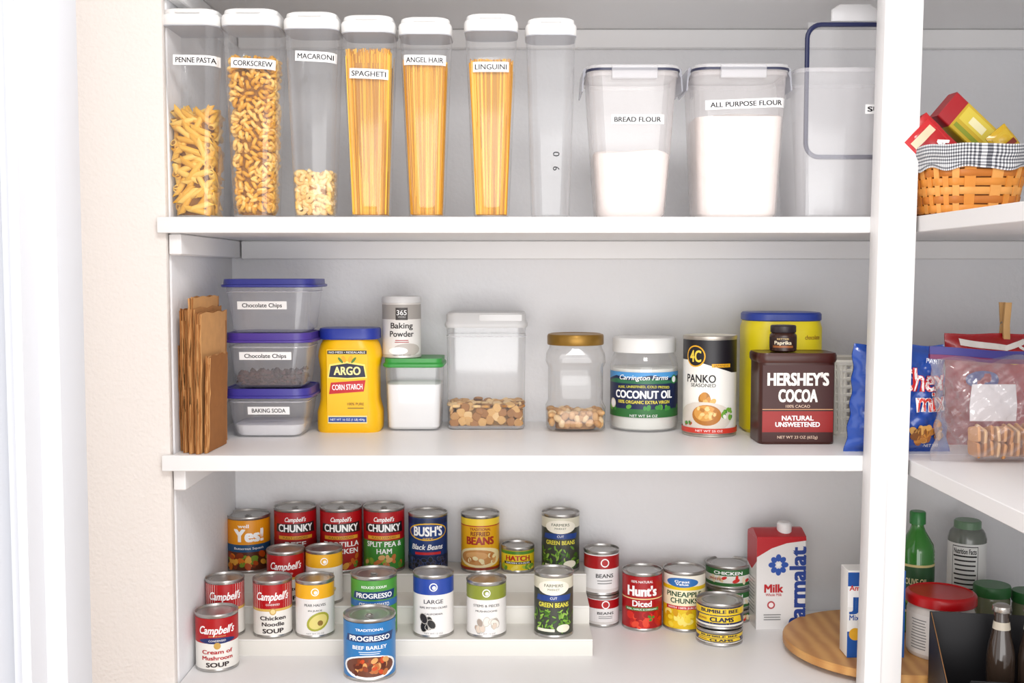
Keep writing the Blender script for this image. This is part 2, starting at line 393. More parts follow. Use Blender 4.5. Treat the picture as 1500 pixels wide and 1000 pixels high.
# ---- flour containers
def flourbox(L,R,top,bL,bR,bb,fill,lab,lx,ly,lw,clr=None,d=.15,lid=True,yf=.02,rot=0,bump=0):
    x,y,w,_,H=place(L,R,bb,top,ZT,Yf=yf,dfix=d,flat=True)
    wb=(bR-bL)*(yf-CY)/F
    T=thing('flour_container' if lid else 'storage_container',x,y,ZT,('clear plastic container with clip lid holding '+lab.lower()) if lid else 'open milky plastic storage container with no lid fitted','container','clip-lid containers on the top shelf')
    clr=clr or clear(haze=.18,hazecol='#f4eeee'); Hb=H-(.012 if lid else 0); wt=w*(.87 if lid else .985); ext=(w-wt)/2
    wf=lambda z:wb+(wt-wb)*min(1,max(0,z/Hb)); df=lambda z:d*.9*(wf(z)/wt)
    b=M(); b.loft([(wb*.93,df(0)*.93,.02,.0015,0),(wb,df(0),.024,.006)]+[(wf(Hb*k/5),df(Hb*k/5),.024,Hb*k/5) for k in range(1,6)]+[(wt+.003,df(Hb)+.006,.026,Hb+.0005),(wt+.003,df(Hb)+.006,.026,Hb-.006)],clr,c1=False,n=6)
    part(b,'container_body',T,'clear plastic tub')
    if lid:
        l=M(); l.loft([(wt+.004,d*.95,.026,Hb+.001),(wt+.006,d*.97,.026,Hb+.004),(wt+.006,d*.97,.026,Hb+.010),(wt-.002,d*.9,.024,H)],clear(haze=.4,hazecol='#ececee'),n=6); part(l,'lid',T,'clear lid')
        gk=M(); gk.loft([(wt+.007,d*.975,.026,Hb+.0015),(wt+.0085,d*.98,.026,Hb+.003),(wt+.007,d*.975,.026,Hb+.0055)],pm('#2b2e48',.4),c0=False,c1=False,n=6); part(gk,'gasket',T,'dark navy sealing gasket')
        for s in (-1,1):
            c=M(); X=s*(wt/2+.0035); e=ext-.004
            pts=[(X,H-.002),(X+s*e*.6,H-.004),(X+s*e*.75,H-.015),(X+s*e,H-.038),(X+s*e*.7,H-.039),(X+s*e*.45,H-.018),(X,H-.012)]
            c.rings([[(p[0],yy,p[1]) for p in (pts if s>0 else pts[::-1])] for yy in (-.045,.045)][::-1],clear(haze=.4,hazecol='#c9cbd6'))
            part(c,'clip',T)
        c=M(); c.box(-.035,.035,-d*.5-.004,-d*.5+.004,Hb-.012,Hb+.009,clear(haze=.35,hazecol='#e6e6ea')); part(c,'clip',T)
    yy=y-df(H*.6)/2
    lX,z=on_y(lx,ly,yy); z-=ZT; xx=lX-x
    sticker(T,0,0,rrmap(wf,df,.024,.0012),xx,z,lw*(yf-CY)/F,.0145,lab if lid else 'SUGAR',rot=rot,b=.03)
    if fill:
        hf=on_y(750,fill,yy)[1]-ZT
        m=M(); ma=pm('#efe5e0',.9,bump=(45,.5,.006))
        m.loft([(wb*.9,df(0)*.9,.02,.003),(wb*.965,df(0)*.95,.022,.008),(wf(hf)*.965,df(hf)*.95,.022,hf*.94)],ma,c1=False,n=6)
        r0=rr(wf(hf)*.965,df(hf)*.95,.022,hf*.94,6); RR=[r0]
        for q,zz in ((.97,.965),(.8,.985),(.5,1.0),(.2,1.01)):
            RR.append([(p[0]*q,p[1]*q,hf*(zz+.035*sin(p[0]*60+bump)*(1 if q>.4 else .3))) for p in r0])
        m.rings(RR,ma,c0=False)
        solo(m,'flour',(x,y,ZT),'white flour filling a clear container','flour',None,'stuff')
    return x,y,w,H
flourbox(853,1004,92,873,975,321,218,'BREAD FLOUR',934,175,77)
flourbox(1008,1166,91,1024,1142,320,160,'ALL PURPOSE FLOUR',1093,152,119,rot=.04,bump=2)
x,y,w,H=flourbox(1167,1330,98,1172,1318,318,None,'SUGAR',1298,160,62,clr=clear(haze=.20,hazecol='#e8e6ea'),d=.17,lid=False,yf=.03)
T=thing('container_lid',x-.006,y-.02,ZT+.006,'clear plastic lid with navy gasket standing upright in a container','lid')
yq=y-.024; xl,zt=on_y(1183,36,yq); xr=on_y(1322,36,yq)[0]; _,zb=on_y(1183,230,yq); T.location.x=(xl+xr)/2
m=M(); w2=(xr-xl); z1=zt-ZT-.006; z0=zb-ZT-.006
m.loft([(w2*.98,.003,.0015,0),(w2*.98,.003,.0015,z1+.004)],clear(haze=.06)); part(m,'lid_panel',T,'clear panel')
m=M(); P=[]
for p in rr(w2,z1-z0,.022,0,6): P.append((p[0],-.004,(z0+z1)/2+p[1]))
m.tube(P,.0038,pm('#161f4a',.4),8,closed=True); part(m,'gasket',T,'navy blue rubber gasket')
m=M(); m.loft([(.075,.006,.003,z1+.006),(.075,.008,.003,z1+.024),(.05,.006,.003,z1+.032)],clear(haze=.5,hazecol='#f0f0f2')); part(m,'clip',T)
# ================================================================ MIDDLE SHELF
KR=[pm('#b87f48',.85,vary=.15),pm('#99622f',.85,vary=.15),pm('#c8945c',.85,vary=.15)]
def kraft(i,x,y,D,h,th,ry,rz,lab):
    m=M(); n=14
    # each bag is a flat folded sleeve: thin paper leaves with soft waves and a folded top
    for k in range(5):
        xo=(k-2)*th/5; hh=h*(1-.035*((k*2+i)%4)); dd=D*(1-.05*((k+i)%3)); mt=KR[(k+i)%3]; R=[]
        for a in range(n+1):
            u=a/n; yy=-D/2+dd*u+(.002*k); wv=th*.16*sin(5*u+k+i); tz=.007*abs(((u*2.3+k*.37)%1)-.5)
            t=.0005
            R.append([(xo+wv-t,yy,0),(xo+wv+t,yy,0),(xo+wv+t+th*.10*sin(2.2*u+k),yy,hh*.30),(xo+wv+t-th*.16,yy,hh*.34),(xo+wv+t+th*.16*sin(3*u),yy,hh*.66),(xo+wv+t-th*.10,yy,hh*.70),(xo+wv+t,yy,hh+tz),(xo+wv-t,yy,hh+tz),(xo+wv-t+th*.10*sin(2.2*u+k),yy,hh*.5)])
        m.rings(R,mt)
        m.tube([(xo+.0008*sin(q*2+k),-D/2+.001+.002*k,hh*q/8) for q in range(9)],[.0008+.0008*((q+k)%2) for q in range(9)],KR[(k+1)%3],6)
    solo(m,'paper_bag',(x,y,ZM+.0006+abs(sin(ry))*th*.7),lab,'paper bag','folded kraft bags beside the plastic tubs',rot=(0,ry,rz),ang=25)
kraft(0,-.5235,.105,.12,.165,.008,-.01,.0,'short folded brown kraft paper bag standing against the wall')
kraft(1,-.512,.098,.145,.232,.009,-.01,-.02,'tall folded brown kraft paper bag with creased top')
kraft(2,-.4995,.092,.155,.243,.009,.005,-.02,'tall folded brown kraft paper bag with flat panel')
kraft(1,-.488,.085,.150,.226,.007,.012,-.03,'folded brown kraft paper bag leaning toward the tubs')
kraft(0,-.479,.070,.10,.150,.004,.03,-.03,'small folded brown kraft paper bag at the end')
# food tubs
def tub(L,R,lt,lb,bL,bR,bb,z,lidcol,lab,ly,lx,lw,name='storage_tub',yf=None,label=''):
    x,y,w,dd,H=place(L,R,bb,lt,z,dr=.9,Yf=yf,flat=True)
    yf=y-dd/2; wb=(bR-bL)*(yf-CY)/F; hl=(lb-lt)*(yf-CY)/F*.8; Hb=H-hl; wt=w*.9
    T=thing(name,x,y,z,label,'container','lidded plastic tubs on the middle shelf')
    wf=lambda q:wb+(wt-wb)*min(1,max(0,q/Hb)); df=lambda q:wf(q)*dd/w
    b=M(); b.loft([(wb*.92,df(0)*.92,.016,.001),(wb,df(0),.02,.005)]+[(wf(Hb*k/4),df(Hb*k/4),.022,Hb*k/4) for k in range(1,5)],clear(haze=.14,hazecol='#dfe0e6'),c1=False,n=6)
    b.tube([(p[0],p[1],Hb*.86) for p in rr(wf(Hb*.86)+.001,df(Hb*.86)+.001,.022,0,6)],.0012,clear(haze=.3),5,closed=True)
    part(b,'tub_body',T,'clear plastic tub')
    lm=pm(lidcol,.35); l=M()
    l.loft([(w*.965,dd*.965,.028,Hb-.004),(w*1.0,dd*1.0,.03,Hb-.003),(w*1.0,dd*1.0,.03,Hb+.0005),(w*.955,dd*.955,.028,Hb+.0015),(w*.945,dd*.945,.028,H),(w*.90,dd*.90,.026,H),(w*.88,dd*.88,.025,H-.002)],lm,n=6)
    part(l,'lid',T,'coloured plastic lid')
    lX,zz=on_y(lx,ly,y-df(Hb*.5)/2); zz-=z
    sticker(T,0,0,rrmap(wf,df,.02,.0008),lX-x,zz,lw*(yf-CY)/F,.0135,lab,tw=.8)
    return x,y,wb,wf,df,H,Hb
a=tub(321,455,558,572,341,442,643,ZM,'#3d3690','BAKING SODA',601,394,62,label='clear plastic tub with blue-purple lid holding baking soda'); y3=a[1]
def powder(a,z,h,mat,nm,lab):
    m=M(); wf,df=a[3],a[4]
    m.loft([(wf(0)*.88,df(0)*.88,.015,.003),(wf(0)*.95,df(0)*.95,.018,.007),(wf(h)*.95,df(h)*.95,.018,h*.9),(wf(h)*.6,df(h)*.6,.018,h),(wf(h)*.2,df(h)*.2,.01,h*1.05)],mat,n=5)
    solo(m,nm,(a[0],a[1],z),lab,nm.replace('_',' '),None,'stuff')
powder(a,ZM,.024,pm('#e9e9ec',.9,bump=(80,.4,.004)),'baking_soda','white baking soda heaped in a clear tub')
z2=ZM+a[5]+.0003
yf2=y3-a[4](a[6])/2*1.11
b_=tub(323,456,482,496,341,444,562,z2,'#4a3590','Chocolate Chips',521,389,77,label='clear plastic tub with purple lid holding chocolate chips',yf=yf2)
def chips(a,z,h,n,cols,r,nm,lab):
    m=M(); wf,df=a[3],a[4]
    m.loft([(wf(0)*.85,df(0)*.85,.015,.003),(wf(h)*.85,df(h)*.85,.015,h*.7)],cols[0],n=4)
    for i in range(n):
        zz=random.uniform(.005,h); w,d=wf(zz)*.93,df(zz)*.93
        if random.random()<.6: X,Y=random.uniform(-.5,.5)*(w-2*r),-d/2+r*random.uniform(1,1.4)
        else: X,Y=random.uniform(-.5,.5)*(w-2*r),random.uniform(-.5,.5)*(d-2*r)
        m.lathe([(r*.9,zz),(r,zz+r*.3),(r*.5,zz+r),(r*.1,zz+r*1.4)],random.choice(cols),n=2,ox=X,oy=Y)
    solo(m,nm,(a[0],a[1],z),lab,nm.replace('_',' '),None,'stuff')
chips(b_,z2,.026,270,[pm('#3e2622',.5),pm('#35201c',.5),pm('#5a3c38',.5)],.0045,'chocolate_chips','dark chocolate chips at the bottom of a tub')
z1_=z2+b_[5]+.0003
c_=tub(318,462,408,419,337,449,487,z1_,'#3b409a','Chocolate Chips',447,384,73,label='nearly empty clear plastic tub with blue lid on the stack',yf=yf2-.004)
def boxy(L,R,base,top,z,**k): return place(L,R,base,top,z,flat=True,**k)
# yellow corn starch tub
x,y,w,d,H=boxy(461,557,634,478,ZM,dfix=.085)
T=thing('corn_starch_container',x,y,ZM,'yellow plastic corn starch container with blue lid','container')
YL=pm('#f7bd00',.35); Hb=H-.020; m=M()
m.loft([(w*.93,d*.93,.02,0),(w*.985,d*.985,.026,.004),(w,d,.030,.012),(w,d,.030,Hb*.22),(w*.93,d*.94,.026,Hb*.30),(w*.90,d*.92,.026,Hb*.36),(w*.90,d*.92,.026,Hb*.68),(w*.94,d*.95,.028,Hb*.75),(w*.97,d*.98,.032,Hb*.82),(w*.96,d*.97,.034,Hb*.88),(w*.90,d*.92,.034,Hb*.95),(w*.82,d*.86,.032,Hb)],YL,n=7); part(m,'container_body',T)
m=M(); m.loft([(w*.90,d*.92,.028,Hb+.0003),(w*.93,d*.95,.030,Hb+.002),(w*.93,d*.95,.030,H-.003),(w*.90,d*.92,.028,H)],pm('#24379a',.35),n=6); part(m,'lid',T,'blue plastic lid')
m=M(); g=G(m,w/2,H,flatmap(d*1.0),None)
g.R(0,.455,1.24,.70,'#f7c010'); g.R(0,.775,1.2,.035,'#2b2a20'); g.T('NO MESS • RESEALABLE',0,.775,.018,1.1,'#fff')
g.P([(-.60,.53),(-.54,.66),(0,.69),(.54,.66),(.60,.53),(0,.515)],'#f8e070'); g.P([(-.56,.54),(-.50,.645),(0,.67),(.50,.645),(.56,.54),(0,.53)],'#15183a')
for s in (-1,1): g.E(s*.10,.71,.06,.035,'#f2a818',rot=-s*.4); g.E(s*.20,.70,.04,.035,'#4c7c20',rot=-s*.7)
g.T('ARGO',0,.598,.075,.80,'#f8e9a0',.035)
g.P([(-.50,.485),(.56,.51),(.50,.40),(-.56,.375)],'#c3161d'); g.T('CORN STARCH',0,.443,.05,.92,'#fff',.02,rot=.03)
g.T('100% PURE',.25,.28,.025,.5,'#7a4a10',.01); g.lines(.25,.24,.5,1,.03,.010,'#9a7a20'); g.R(0,.13,1.20,.075,'#f6e6a0'); g.R(0,.13,1.16,.05,'#284a9c'); g.T('NET WT 16 OZ (1 LB) 454g',0,.13,.02,1.05,'#fff')
part(m,'printed_label',T)
# green lid container
x,y,w,d,H=boxy(560,650,632,519,ZM,dfix=.105)
T=thing('storage_container',x,y,ZM,'small square clear container with green lid full of white powder','container'); Hb=H-.014
m=M(); m.loft([(w*.78,d*.8,.012,.001),(w*.86,d*.88,.014,.005),(w*.92,d*.95,.014,Hb)],clear(haze=.12),c1=False,n=5); part(m,'container_body',T,'clear plastic body')
m=M(); m.loft([(w*.95,d*.97,.014,Hb-.002),(w,d,.016,Hb),(w,d,.016,Hb+.004),(w*.94,d*.94,.014,Hb+.007),(w*.94,d*.94,.014,H)],pm('#35923f',.35),n=5); part(m,'lid',T,'green plastic lid')
hf=H*.64; m=M(); m.loft([(w*.76,d*.78,.012,.003),(w*.83,d*.85,.013,.007),(w*.87,d*.9,.013,hf),(w*.5,d*.5,.013,hf*1.02)],pm('#eeeeee',.9),n=5)
solo(m,'powdered_sugar',(x,y,ZM),'white powder filling a clear container','powder',None,'stuff')
gz=ZM+H; gy=y
# baking powder can
x,y,w,d,H=place(560,617,522,433,gz+.0003,Yf=gy-.045)
T=thing('baking_powder_can',x,y,gz+.0003,'grey and white paper baking powder can with plastic lid','can',rot=-atan2(x,y-CY))
r=w/2; m=M(); m.lathe([(r*.97,0),(r,.001),(r,.005),(r*.98,.006),(r*.98,H-.012),(r*.97,H-.012)],pm('#d9d5d0',.4,.3)); part(m,'can_body',T)
m=M(); m.lathe([(r,H-.0118),(r*1.01,H-.010),(r*1.01,H-.003),(r*.97,H),(r*.9,H),(r*.88,H-.002)],pm('#dcdcdc',.4)); part(m,'lid',T)
m=M(); g=G(m,r,H,cylmap(r*.985),.004); g.R(0,.47,6.2,.82,'#e9e6e2'); g.R(0,.75,6.2,.24,'#a9a49f'); g.R(0,.72,.62,.2,'#3a3432'); g.T('365',0,.74,.08,.5,'#fff',.01); g.T('WHOLE',0,.67,.02,.4,'#ddd')
g.T('Baking',0,.53,.09,1.15,'#2b2624',.02); g.T('Powder',0,.395,.09,1.25,'#2b2624',.02); g.lines(0,.29,.8,2,.03,.012,'#a33'); g.E(.3,.14,.75,.10,'#bfb7b0'); g.E(-.2,.12,.5,.06,'#fff'); g.T('NET WT 8.1 OZ',0,.05,.02,.9,'#555'); part(m,'paper_label',T)
# clear canister with snack mix
def snackfill(m,w,d,h,n,cols,s,nut=False):
    inn=lambda z:(w,d)
    for (X,Y,z,a) in perim(inn,h,n,z0=s*.9,inset=s*.5,cand=12)+topfill(inn,h,int(n*.35),s*1.1):
        n0=len(m.v); X=max(-w/2+s,min(w/2-s,X)) if abs(cos(a))>.5 else X; Y=max(-d/2+s,min(d/2-s,Y)) if abs(sin(a))>.5 else Y
        if nut: m.loft([(s*.4,s*.3,s*.15,-s*.46),(s*.95,s*.65,s*.32,-s*.36),(s*1.35,s*.95,s*.47,-s*.18),(s*1.45,s*1.05,s*.52,0),(s*1.35,s*.95,s*.47,s*.18),(s*.95,s*.65,s*.32,s*.36),(s*.4,s*.3,s*.15,s*.46)],random.choice(cols),n=3)
        else: m.loft([(s*1.4,s*1.4,s*.45,-s*.26),(s*1.65,s*1.65,s*.5,-s*.12),(s*1.65,s*1.65,s*.5,s*.12),(s*1.4,s*1.4,s*.45,s*.26)],random.choice(cols),n=2)
        top=z>h-.004
        m.xf(Matrix.Translation((X,Y,max(z,s*.95+.003)))@Matrix.Rotation(a,4,'Z')@Matrix.Rotation((0 if top else pi/2)+random.uniform(-.4,.4),4,'X')@Matrix.Rotation(random.uniform(0,3),4,'Z'),n0)
x,y,w,d,H=boxy(651,773,630,455,ZM,dfix=.112)
T=thing('food_canister',x,y,ZM,'square clear canister with pale flip lid, snack mix at bottom','canister'); Hb=H-.024
m=M(); m.loft([(w*.90,d*.9,.014,.001),(w*.93,d*.94,.016,.005),(w*.955,d*.97,.016,Hb)],clear(haze=.06,hazecol='#d4d6da'),c1=False,n=6)
m.loft([(w*.90,d*.9,.014,.002),(w*.93,d*.94,.016,.007)],clear(haze=.4),c0=False,n=6); m.tube([(p[0],p[1],Hb*.9) for p in rr(w*.95,d*.965,.016,0,6)],.0012,clear(haze=.4),5,closed=True); part(m,'canister_body',T,'clear plastic body')
m=M(); m.loft([(w*.97,d*.98,.018,Hb-.003),(w*1.0,d*1.0,.02,Hb),(w*1.0,d*1.0,.02,Hb+.005),(w*.96,d*.96,.018,Hb+.009),(w*.96,d*.96,.018,H-.003),(w*.93,d*.93,.018,H)],pm('#d2d2d2',.35),n=6); part(m,'lid',T,'off-white plastic lid')
m=M(); m.box(-.012,w*.43,-d*.485,-d*.47,Hb+.0095,H-.003,pm('#e2e2e2',.3)); part(m,'flip_cap',T)
m=M(); snackfill(m,w*.90,d*.90,.045,100,[pm('#e2b472',.7),pm('#cc9a5c',.7),pm('#ecc890',.7),pm('#a8743e',.7)],.0095); m.loft([(w*.72,d*.66,.01,.004),(w*.72,d*.66,.01,.034)],pm('#b08448',.8))
solo(m,'snack_mix',(x,y,ZM),'brown and golden snack mix at the bottom of a canister','snack mix',None,'stuff')
# gold lid jar
x,y,w,d,H=boxy(800,890,634,486,ZM,dfix=.098)
T=thing('plastic_jar',x,y,ZM,'clear square-sided jar with gold screw lid holding nuts','jar'); Hb=H-.020
m=M(); m.loft([(w*.86,d*.86,.024,.001),(w*.96,d*.96,.028,.006),(w*.98,d*.98,.028,Hb*.28),(w*.90,d*.90,.028,Hb*.34),(w*.90,d*.90,.028,Hb*.74),(w*.98,d*.98,.030,Hb*.80),(w*.96,d*.96,.034,Hb*.90),(w*.88,d*.88,.044,Hb*.96),(w*.86,d*.86,.048,Hb)],clear(haze=.06,hazecol='#a8a4a0'),c1=False,n=7); part(m,'jar_body',T,'clear plastic body')
r=w*.47; m=M(); m.lathe([(r*.98,Hb+.0002),(r,Hb+.002),(r,H-.004),(r*.97,H-.001),(r*.9,H),(r*.88,H-.001)],pm('#94702e',.35,.6)); part(m,'lid',T,'gold metal screw lid')
m=M(); snackfill(m,w*.90,d*.90,.034,62,[pm('#d8aa74',.6),pm('#c4925c',.6),pm('#e8c898',.6)],.0115,nut=True); m.loft([(w*.66,d*.6,.02,.004),(w*.66,d*.6,.02,.022)],pm('#b8885a',.8))
solo(m,'mixed_nuts',(x,y,ZM),'pale brown nuts at the bottom of a clear jar','nuts',None,'stuff')
# coconut oil
x,y,w,d,H=place(893,993,634,490,ZM,dr=.98)
T=thing('coconut_oil_jar',x,y,ZM,'clear jar of white coconut oil with wide white lid','jar',rot=-atan2(x,y-CY)); r=w/2; Hb=H-.027
m=M(); m.lathe([(r*.88,.001),(r*.96,.003),(r*.985,.010),(r*.985,Hb*.82),(r*.93,Hb*.93),(r*.85,Hb)],clear(haze=.12),c1=False,n=12); part(m,'jar_body',T,'clear jar')
m=M(); m.lathe([(r*.91,Hb+.0002),(r*.92,Hb+.002),(r*.92,H-.004),(r*.89,H-.001),(r*.85,H)],pm('#e8e8e6',.35),n=12); part(m,'lid',T,'white screw lid')
m=M(); m.lathe([(r*.85,.003),(r*.93,.006),(r*.95,.012),(r*.95,Hb*.80)],pm('#e9e9e2',.5),n=12); solo(m,'coconut_oil',(x,y,ZM),'solid white coconut oil inside a jar','coconut oil',None,'stuff')
m=M(); g=G(m,r,H,cylmap(r*.987),.004); g.R(0,.41,2.8,.46,'#16224a'); g.P([(-1.4,.55),(-.9,.60),(-.4,.575),(.2,.61),(.8,.58),(1.4,.60),(1.4,.64),(-1.4,.64)],'#4a94cf'); g.P([(-1.4,.53),(-.9,.57),(-.4,.55),(.2,.575),(.8,.55),(1.4,.56),(1.4,.52),(-1.4,.52)],'#2d6e4a')
g.R(0,.205,2.8,.09,'#2d6e35'); g.blobs(0,.26,2.6,.03,['#3f8f3a','#68a83c'],14,.08)
g.T('Carrington Farms',0,.585,.05,1.5,'#fff',.015,sh=.3); g.T('PURE, UNREFINED, COLD PRESSED',0,.49,.025,1.6,'#e8e04c',.01,arc=.02)
g.T('COCONUT OIL',0,.405,.078,1.80,'#fff',.04); g.T('100% ORGANIC EXTRA VIRGIN',0,.325,.033,1.6,'#f0e050',.02); g.T('NET WT 54 OZ',0,.18,.025,.8,'#fff')
g.C(1.0,.56,.13,'#2d8a45'); g.C(1.0,.56,.09,'#fff'); g.C(-1.05,.30,.14,'#ece6d0'); g.C(-1.05,.30,.10,'#fff'); part(m,'printed_label',T)
# panko
x,y,w,d,H=place(1000,1078,641,488,ZM)
T=thing('breadcrumb_canister',x,y,ZM,'tall round cardboard canister of seasoned panko crumbs','canister',rot=-atan2(x,y-CY)); r=w/2
m=M(); m.lathe([(r*.97,0),(r,.001),(r,.004),(r*.98,.005),(r*.98,H-.006),(r,H-.005),(r,H-.001),(r*.98,H)],pm('#b9b2a8',.35,.8),c1=False,n=12); part(m,'canister_body',T)
m=M(); m.lathe([(r*.975,H),(r*.95,H-.0005),(r*.93,H-.003),(r*.3,H-.003)],pm('#d8d4c8',.35),c0=False,n=12); part(m,'lid',T)
m=M(); g=G(m,r,H,cylmap(r*.985),.004); g.R(0,.50,6.2,.92,'#f1eee7'); g.R(0,.86,6.2,.20,'#16131a'); g.P([(-.6,.76),(3.1,.76),(3.1,.62),(.9,.64)],'#16131a')
g.C(-.55,.80,.40,'#e7a91d',24); g.C(-.55,.80,.35,'#16131a',24); g.T('4C',-.55,.80,.11,.45,'#f7d34a',.03); g.R(.45,.71,.75,.035,'#e7a91d'); g.T('JAPANESE',.45,.71,.02,.6,'#16131a')
g.T('PANKO',-.35,.58,.075,1.15,'#16131a',.02); g.T('SEASONED',-.25,.515,.035,.95,'#333',.01)
g.blobs(-.1,.38,.5,.08,['#c98a3c','#a8702c','#e0b060'],8,.16); g.E(-.2,.2,1.1,.15,'#dcd2c6'); g.C(-.1,.22,.55,'#b5732a',24,.7); g.C(-.15,.24,.42,'#d89a48',24,.7); g.blobs(-.1,.24,.7,.10,['#e8b868','#b87832','#f0cc88'],16,.09)
g.blobs(.7,.24,.4,.10,['#4d8c30','#75a83c','#f2f2ea'],10,.10); g.blobs(-.85,.14,.3,.05,['#c2331f','#4d8c30'],5,.08); g.R(0,.065,6.1,.05,'#d23a2a'); g.T('NET WT 25 OZ',0,.065,.02,1,'#fff'); part(m,'paper_label',T)
# yellow canister behind
x,y,w,d,H=boxy(1095,1212,630,455,ZM,dfix=.115,Yf=.225)
T=thing('drink_mix_canister',x,y,ZM,'yellow plastic drink mix canister with blue lid','canister'); Hb=H-.015
m=M(); m.loft([(w*.9,d*.9,.035,0),(w*.98,d*.98,.04,.006),(w*.98,d*.98,.04,Hb-.012),(w*.93,d*.93,.038,Hb)],pm('#e8d417',.35),n=7); part(m,'canister_body',T)
m=M(); m.loft([(w*.94,d*.95,.04,Hb+.0003),(w*.97,d*.98,.042,Hb+.002),(w*.97,d*.98,.042,H-.003),(w*.93,d*.94,.04,H)],pm('#27409c',.35),n=7); part(m,'lid',T,'blue plastic lid')
m=M(); g=G(m,w/2,H,rrmap(lambda z:w*.98,lambda z:d*.98,.04),.004); g.R(0,.45,1.80,.82,'#ebd71a'); g.T('chocolate',.62,.80,.035,.40,'#8a4a12',.02); g.lines(-.72,.55,.12,8,.05,.012,'#8a7a10'); g.R(-.72,.25,.1,.16,'#2c2a22'); part(m,'printed_label',T)
# cocoa tin
x,y,w,d,H=boxy(1110,1228,651,512,ZM,dfix=.085)
T=thing('cocoa_tin',x,y,ZM,'dark brown rectangular cocoa powder tin','tin'); Hb=H-.012; BR=pm('#3c150d',.35)
m=M(); m.loft([(w*.93,d*.93,.012,0),(w*.95,d*.95,.014,.002),(w*.95,d*.95,.014,Hb),(w*.93,d*.93,.014,Hb+.001)],BR,n=5); part(m,'tin_body',T)
m=M(); m.loft([(w*.965,d*.97,.015,Hb-.004),(w*1.0,d,.017,Hb),(w*1.0,d,.017,H-.004),(w*.97,d*.97,.015,H),(w*.92,d*.9,.012,H-.001)],pm('#421a12',.3),n=5); part(m,'lid',T,'brown plastic lid')
m=M(); g=G(m,w/2,H,flatmap(d*.952),None); g.R(0,.45,1.76,.84,'#3c0f09'); g.R(0,.25,1.76,.23,'#961a16'); g.R(0,.385,1.76,.008,'#d8a070')
g.T("HERSHEY'S",0,.715,.130,1.5,'#f6efe8',.05); g.T('COCOA',0,.535,.130,.95,'#f6efe8',.05); g.T('100% CACAO',0,.42,.03,.6,'#e8c8b0'); g.T('NATURAL',0,.29,.05,.78,'#fff',.03); g.T('UNSWEETENED',0,.22,.05,1.1,'#fff',.03); g.T('NET WT 23 OZ (652g)',0,.08,.03,1.0,'#e8c8b0',.01); part(m,'printed_label',T)
cz=ZM+H; cyy=y
x,y,w,d,H=place(1128,1167,516,475,cz+.0003,Yf=cyy-.02)
T=thing('spice_jar',x,y,cz+.0003,'small dark jar with black lid on top of cocoa tin','jar',rot=-atan2(x,y-CY)); r=w/2
m=M(); m.lathe([(r*.9,0),(r,.002),(r,H*.62),(r*.85,H*.72)],pm('#3a221c',.25),n=8); part(m,'jar_body',T)
m=M(); m.lathe([(r*.92,H*.72+.0002),(r*.95,H*.75),(r*.95,H*.96),(r*.88,H)],pm('#2a2228',.4),n=8); part(m,'lid',T)
m=M(); g=G(m,r,H,cylmap(r*1.003),.003); g.R(0,.35,3,.42,'#2d1a18'); g.T('BETTER',0,.49,.06,.9,'#e0c080',.01); g.T('Paprika',0,.35,.13,1.3,'#f2e4c8',.02); g.R(0,.2,1.6,.08,'#9c5a28'); part(m,'printed_label',T)
# white plastic basket (behind the post): lattice sides with holes
x,y,w,d,H=boxy(1222,1332,636,522,ZM,dfix=.12,Yf=.20)
T=thing('plastic_basket',x,y,ZM,'white perforated plastic storage basket','basket')
m=M(); PW=pm('#e8e4da',.4)
for k in range(10):
    q=k/9; ww=w*(.9+.1*q); dd=d*(.88+.12*q)
    m.tube([(p[0],p[1],.004+(H-.006)*q) for p in rr(ww,dd,.015,0,4)],.0032 if k not in(0,9) else .005,PW,5,closed=True)
b0=rr(w*.9,d*.88,.015,.004,8); b1=rr(w,d,.015,H-.003,8)
for i in range(0,len(b0),2): m.tube([b0[i],b1[i]],.0030,PW,4)
for i in range(11):
    for s in (-1,1):
        u=-.45+.09*i; m.tube([(u*w*.9,s*d*.44,.004),(u*w,s*d*.5,H-.003)],.0028,PW,4)
        m.tube([(s*w*.45,u*d*.88,.004),(s*w*.5,u*d,H-.003)],.0028,PW,4)
m.loft([(w*.9,d*.88,.015,.001),(w*.9,d*.88,.015,.004)],PW); part(m,'basket_body',T)
# bags
def pillow(w,h,b,mat,nx=34,ny=40,sd=1,seal=.05,pinch=.05,crump=1.0,taper=0.,wav=.0012):
    def outl(x,z):
        v=2*z/h-1; return x*(1-pinch*(1-v*v)*.6+pinch*.3*abs(v)**3)*(1+taper*(.5-z/h))+wav*sin(z*170+sd)*(2*x/w), z+wav*1.3*sin(x*75+sd)*max(0,v)
    def surf(x,z):
        u=min(1,abs(2*x/w)); v=min(1,abs((2*z/h-1)))
        e=max(0,(1-u**2.4))**.75*(max(0,(1-(v/(1-seal))**2.6)) if v<1-seal else 0)**.6
        wr=.0016*crump*(abs(sin(x*70+z*45+sd))+abs(sin(z*95-x*80+sd*2))+.7*abs(sin(x*150+z*130+3*sd)))*min(1,4*(1-u)+.2)*min(1,5*(1-v)+.15)
        return max(.0004,b*e+wr*(.4+e))+.0006+.0005*sin(x*500)*(1 if v>1-seal else 0)
    m=M(); nx1=nx+1
    for s in (1,-1):
        vs=[];fs=[]
        for j in range(ny+1):
            for i in range(nx1):
                X=-w/2+w*i/nx; Z=h*j/ny; ox,oz=outl(X,Z); vs.append((ox,-s*surf(X,Z),oz))
        for j in range(ny):
            for i in range(nx):
                f=[j*nx1+i,j*nx1+i+1,(j+1)*nx1+i+1,(j+1)*nx1+i]; fs.append(f if s>0 else f[::-1])
        m.add(vs,fs,mat)
    return m,(lambda x,z,o:(outl(x,z)[0],-surf(x,z)-o-.0016,outl(x,z)[1]))
x,y,w,d,H=boxy(1252,1396,669,503,ZM,dfix=.06,Yf=.016)
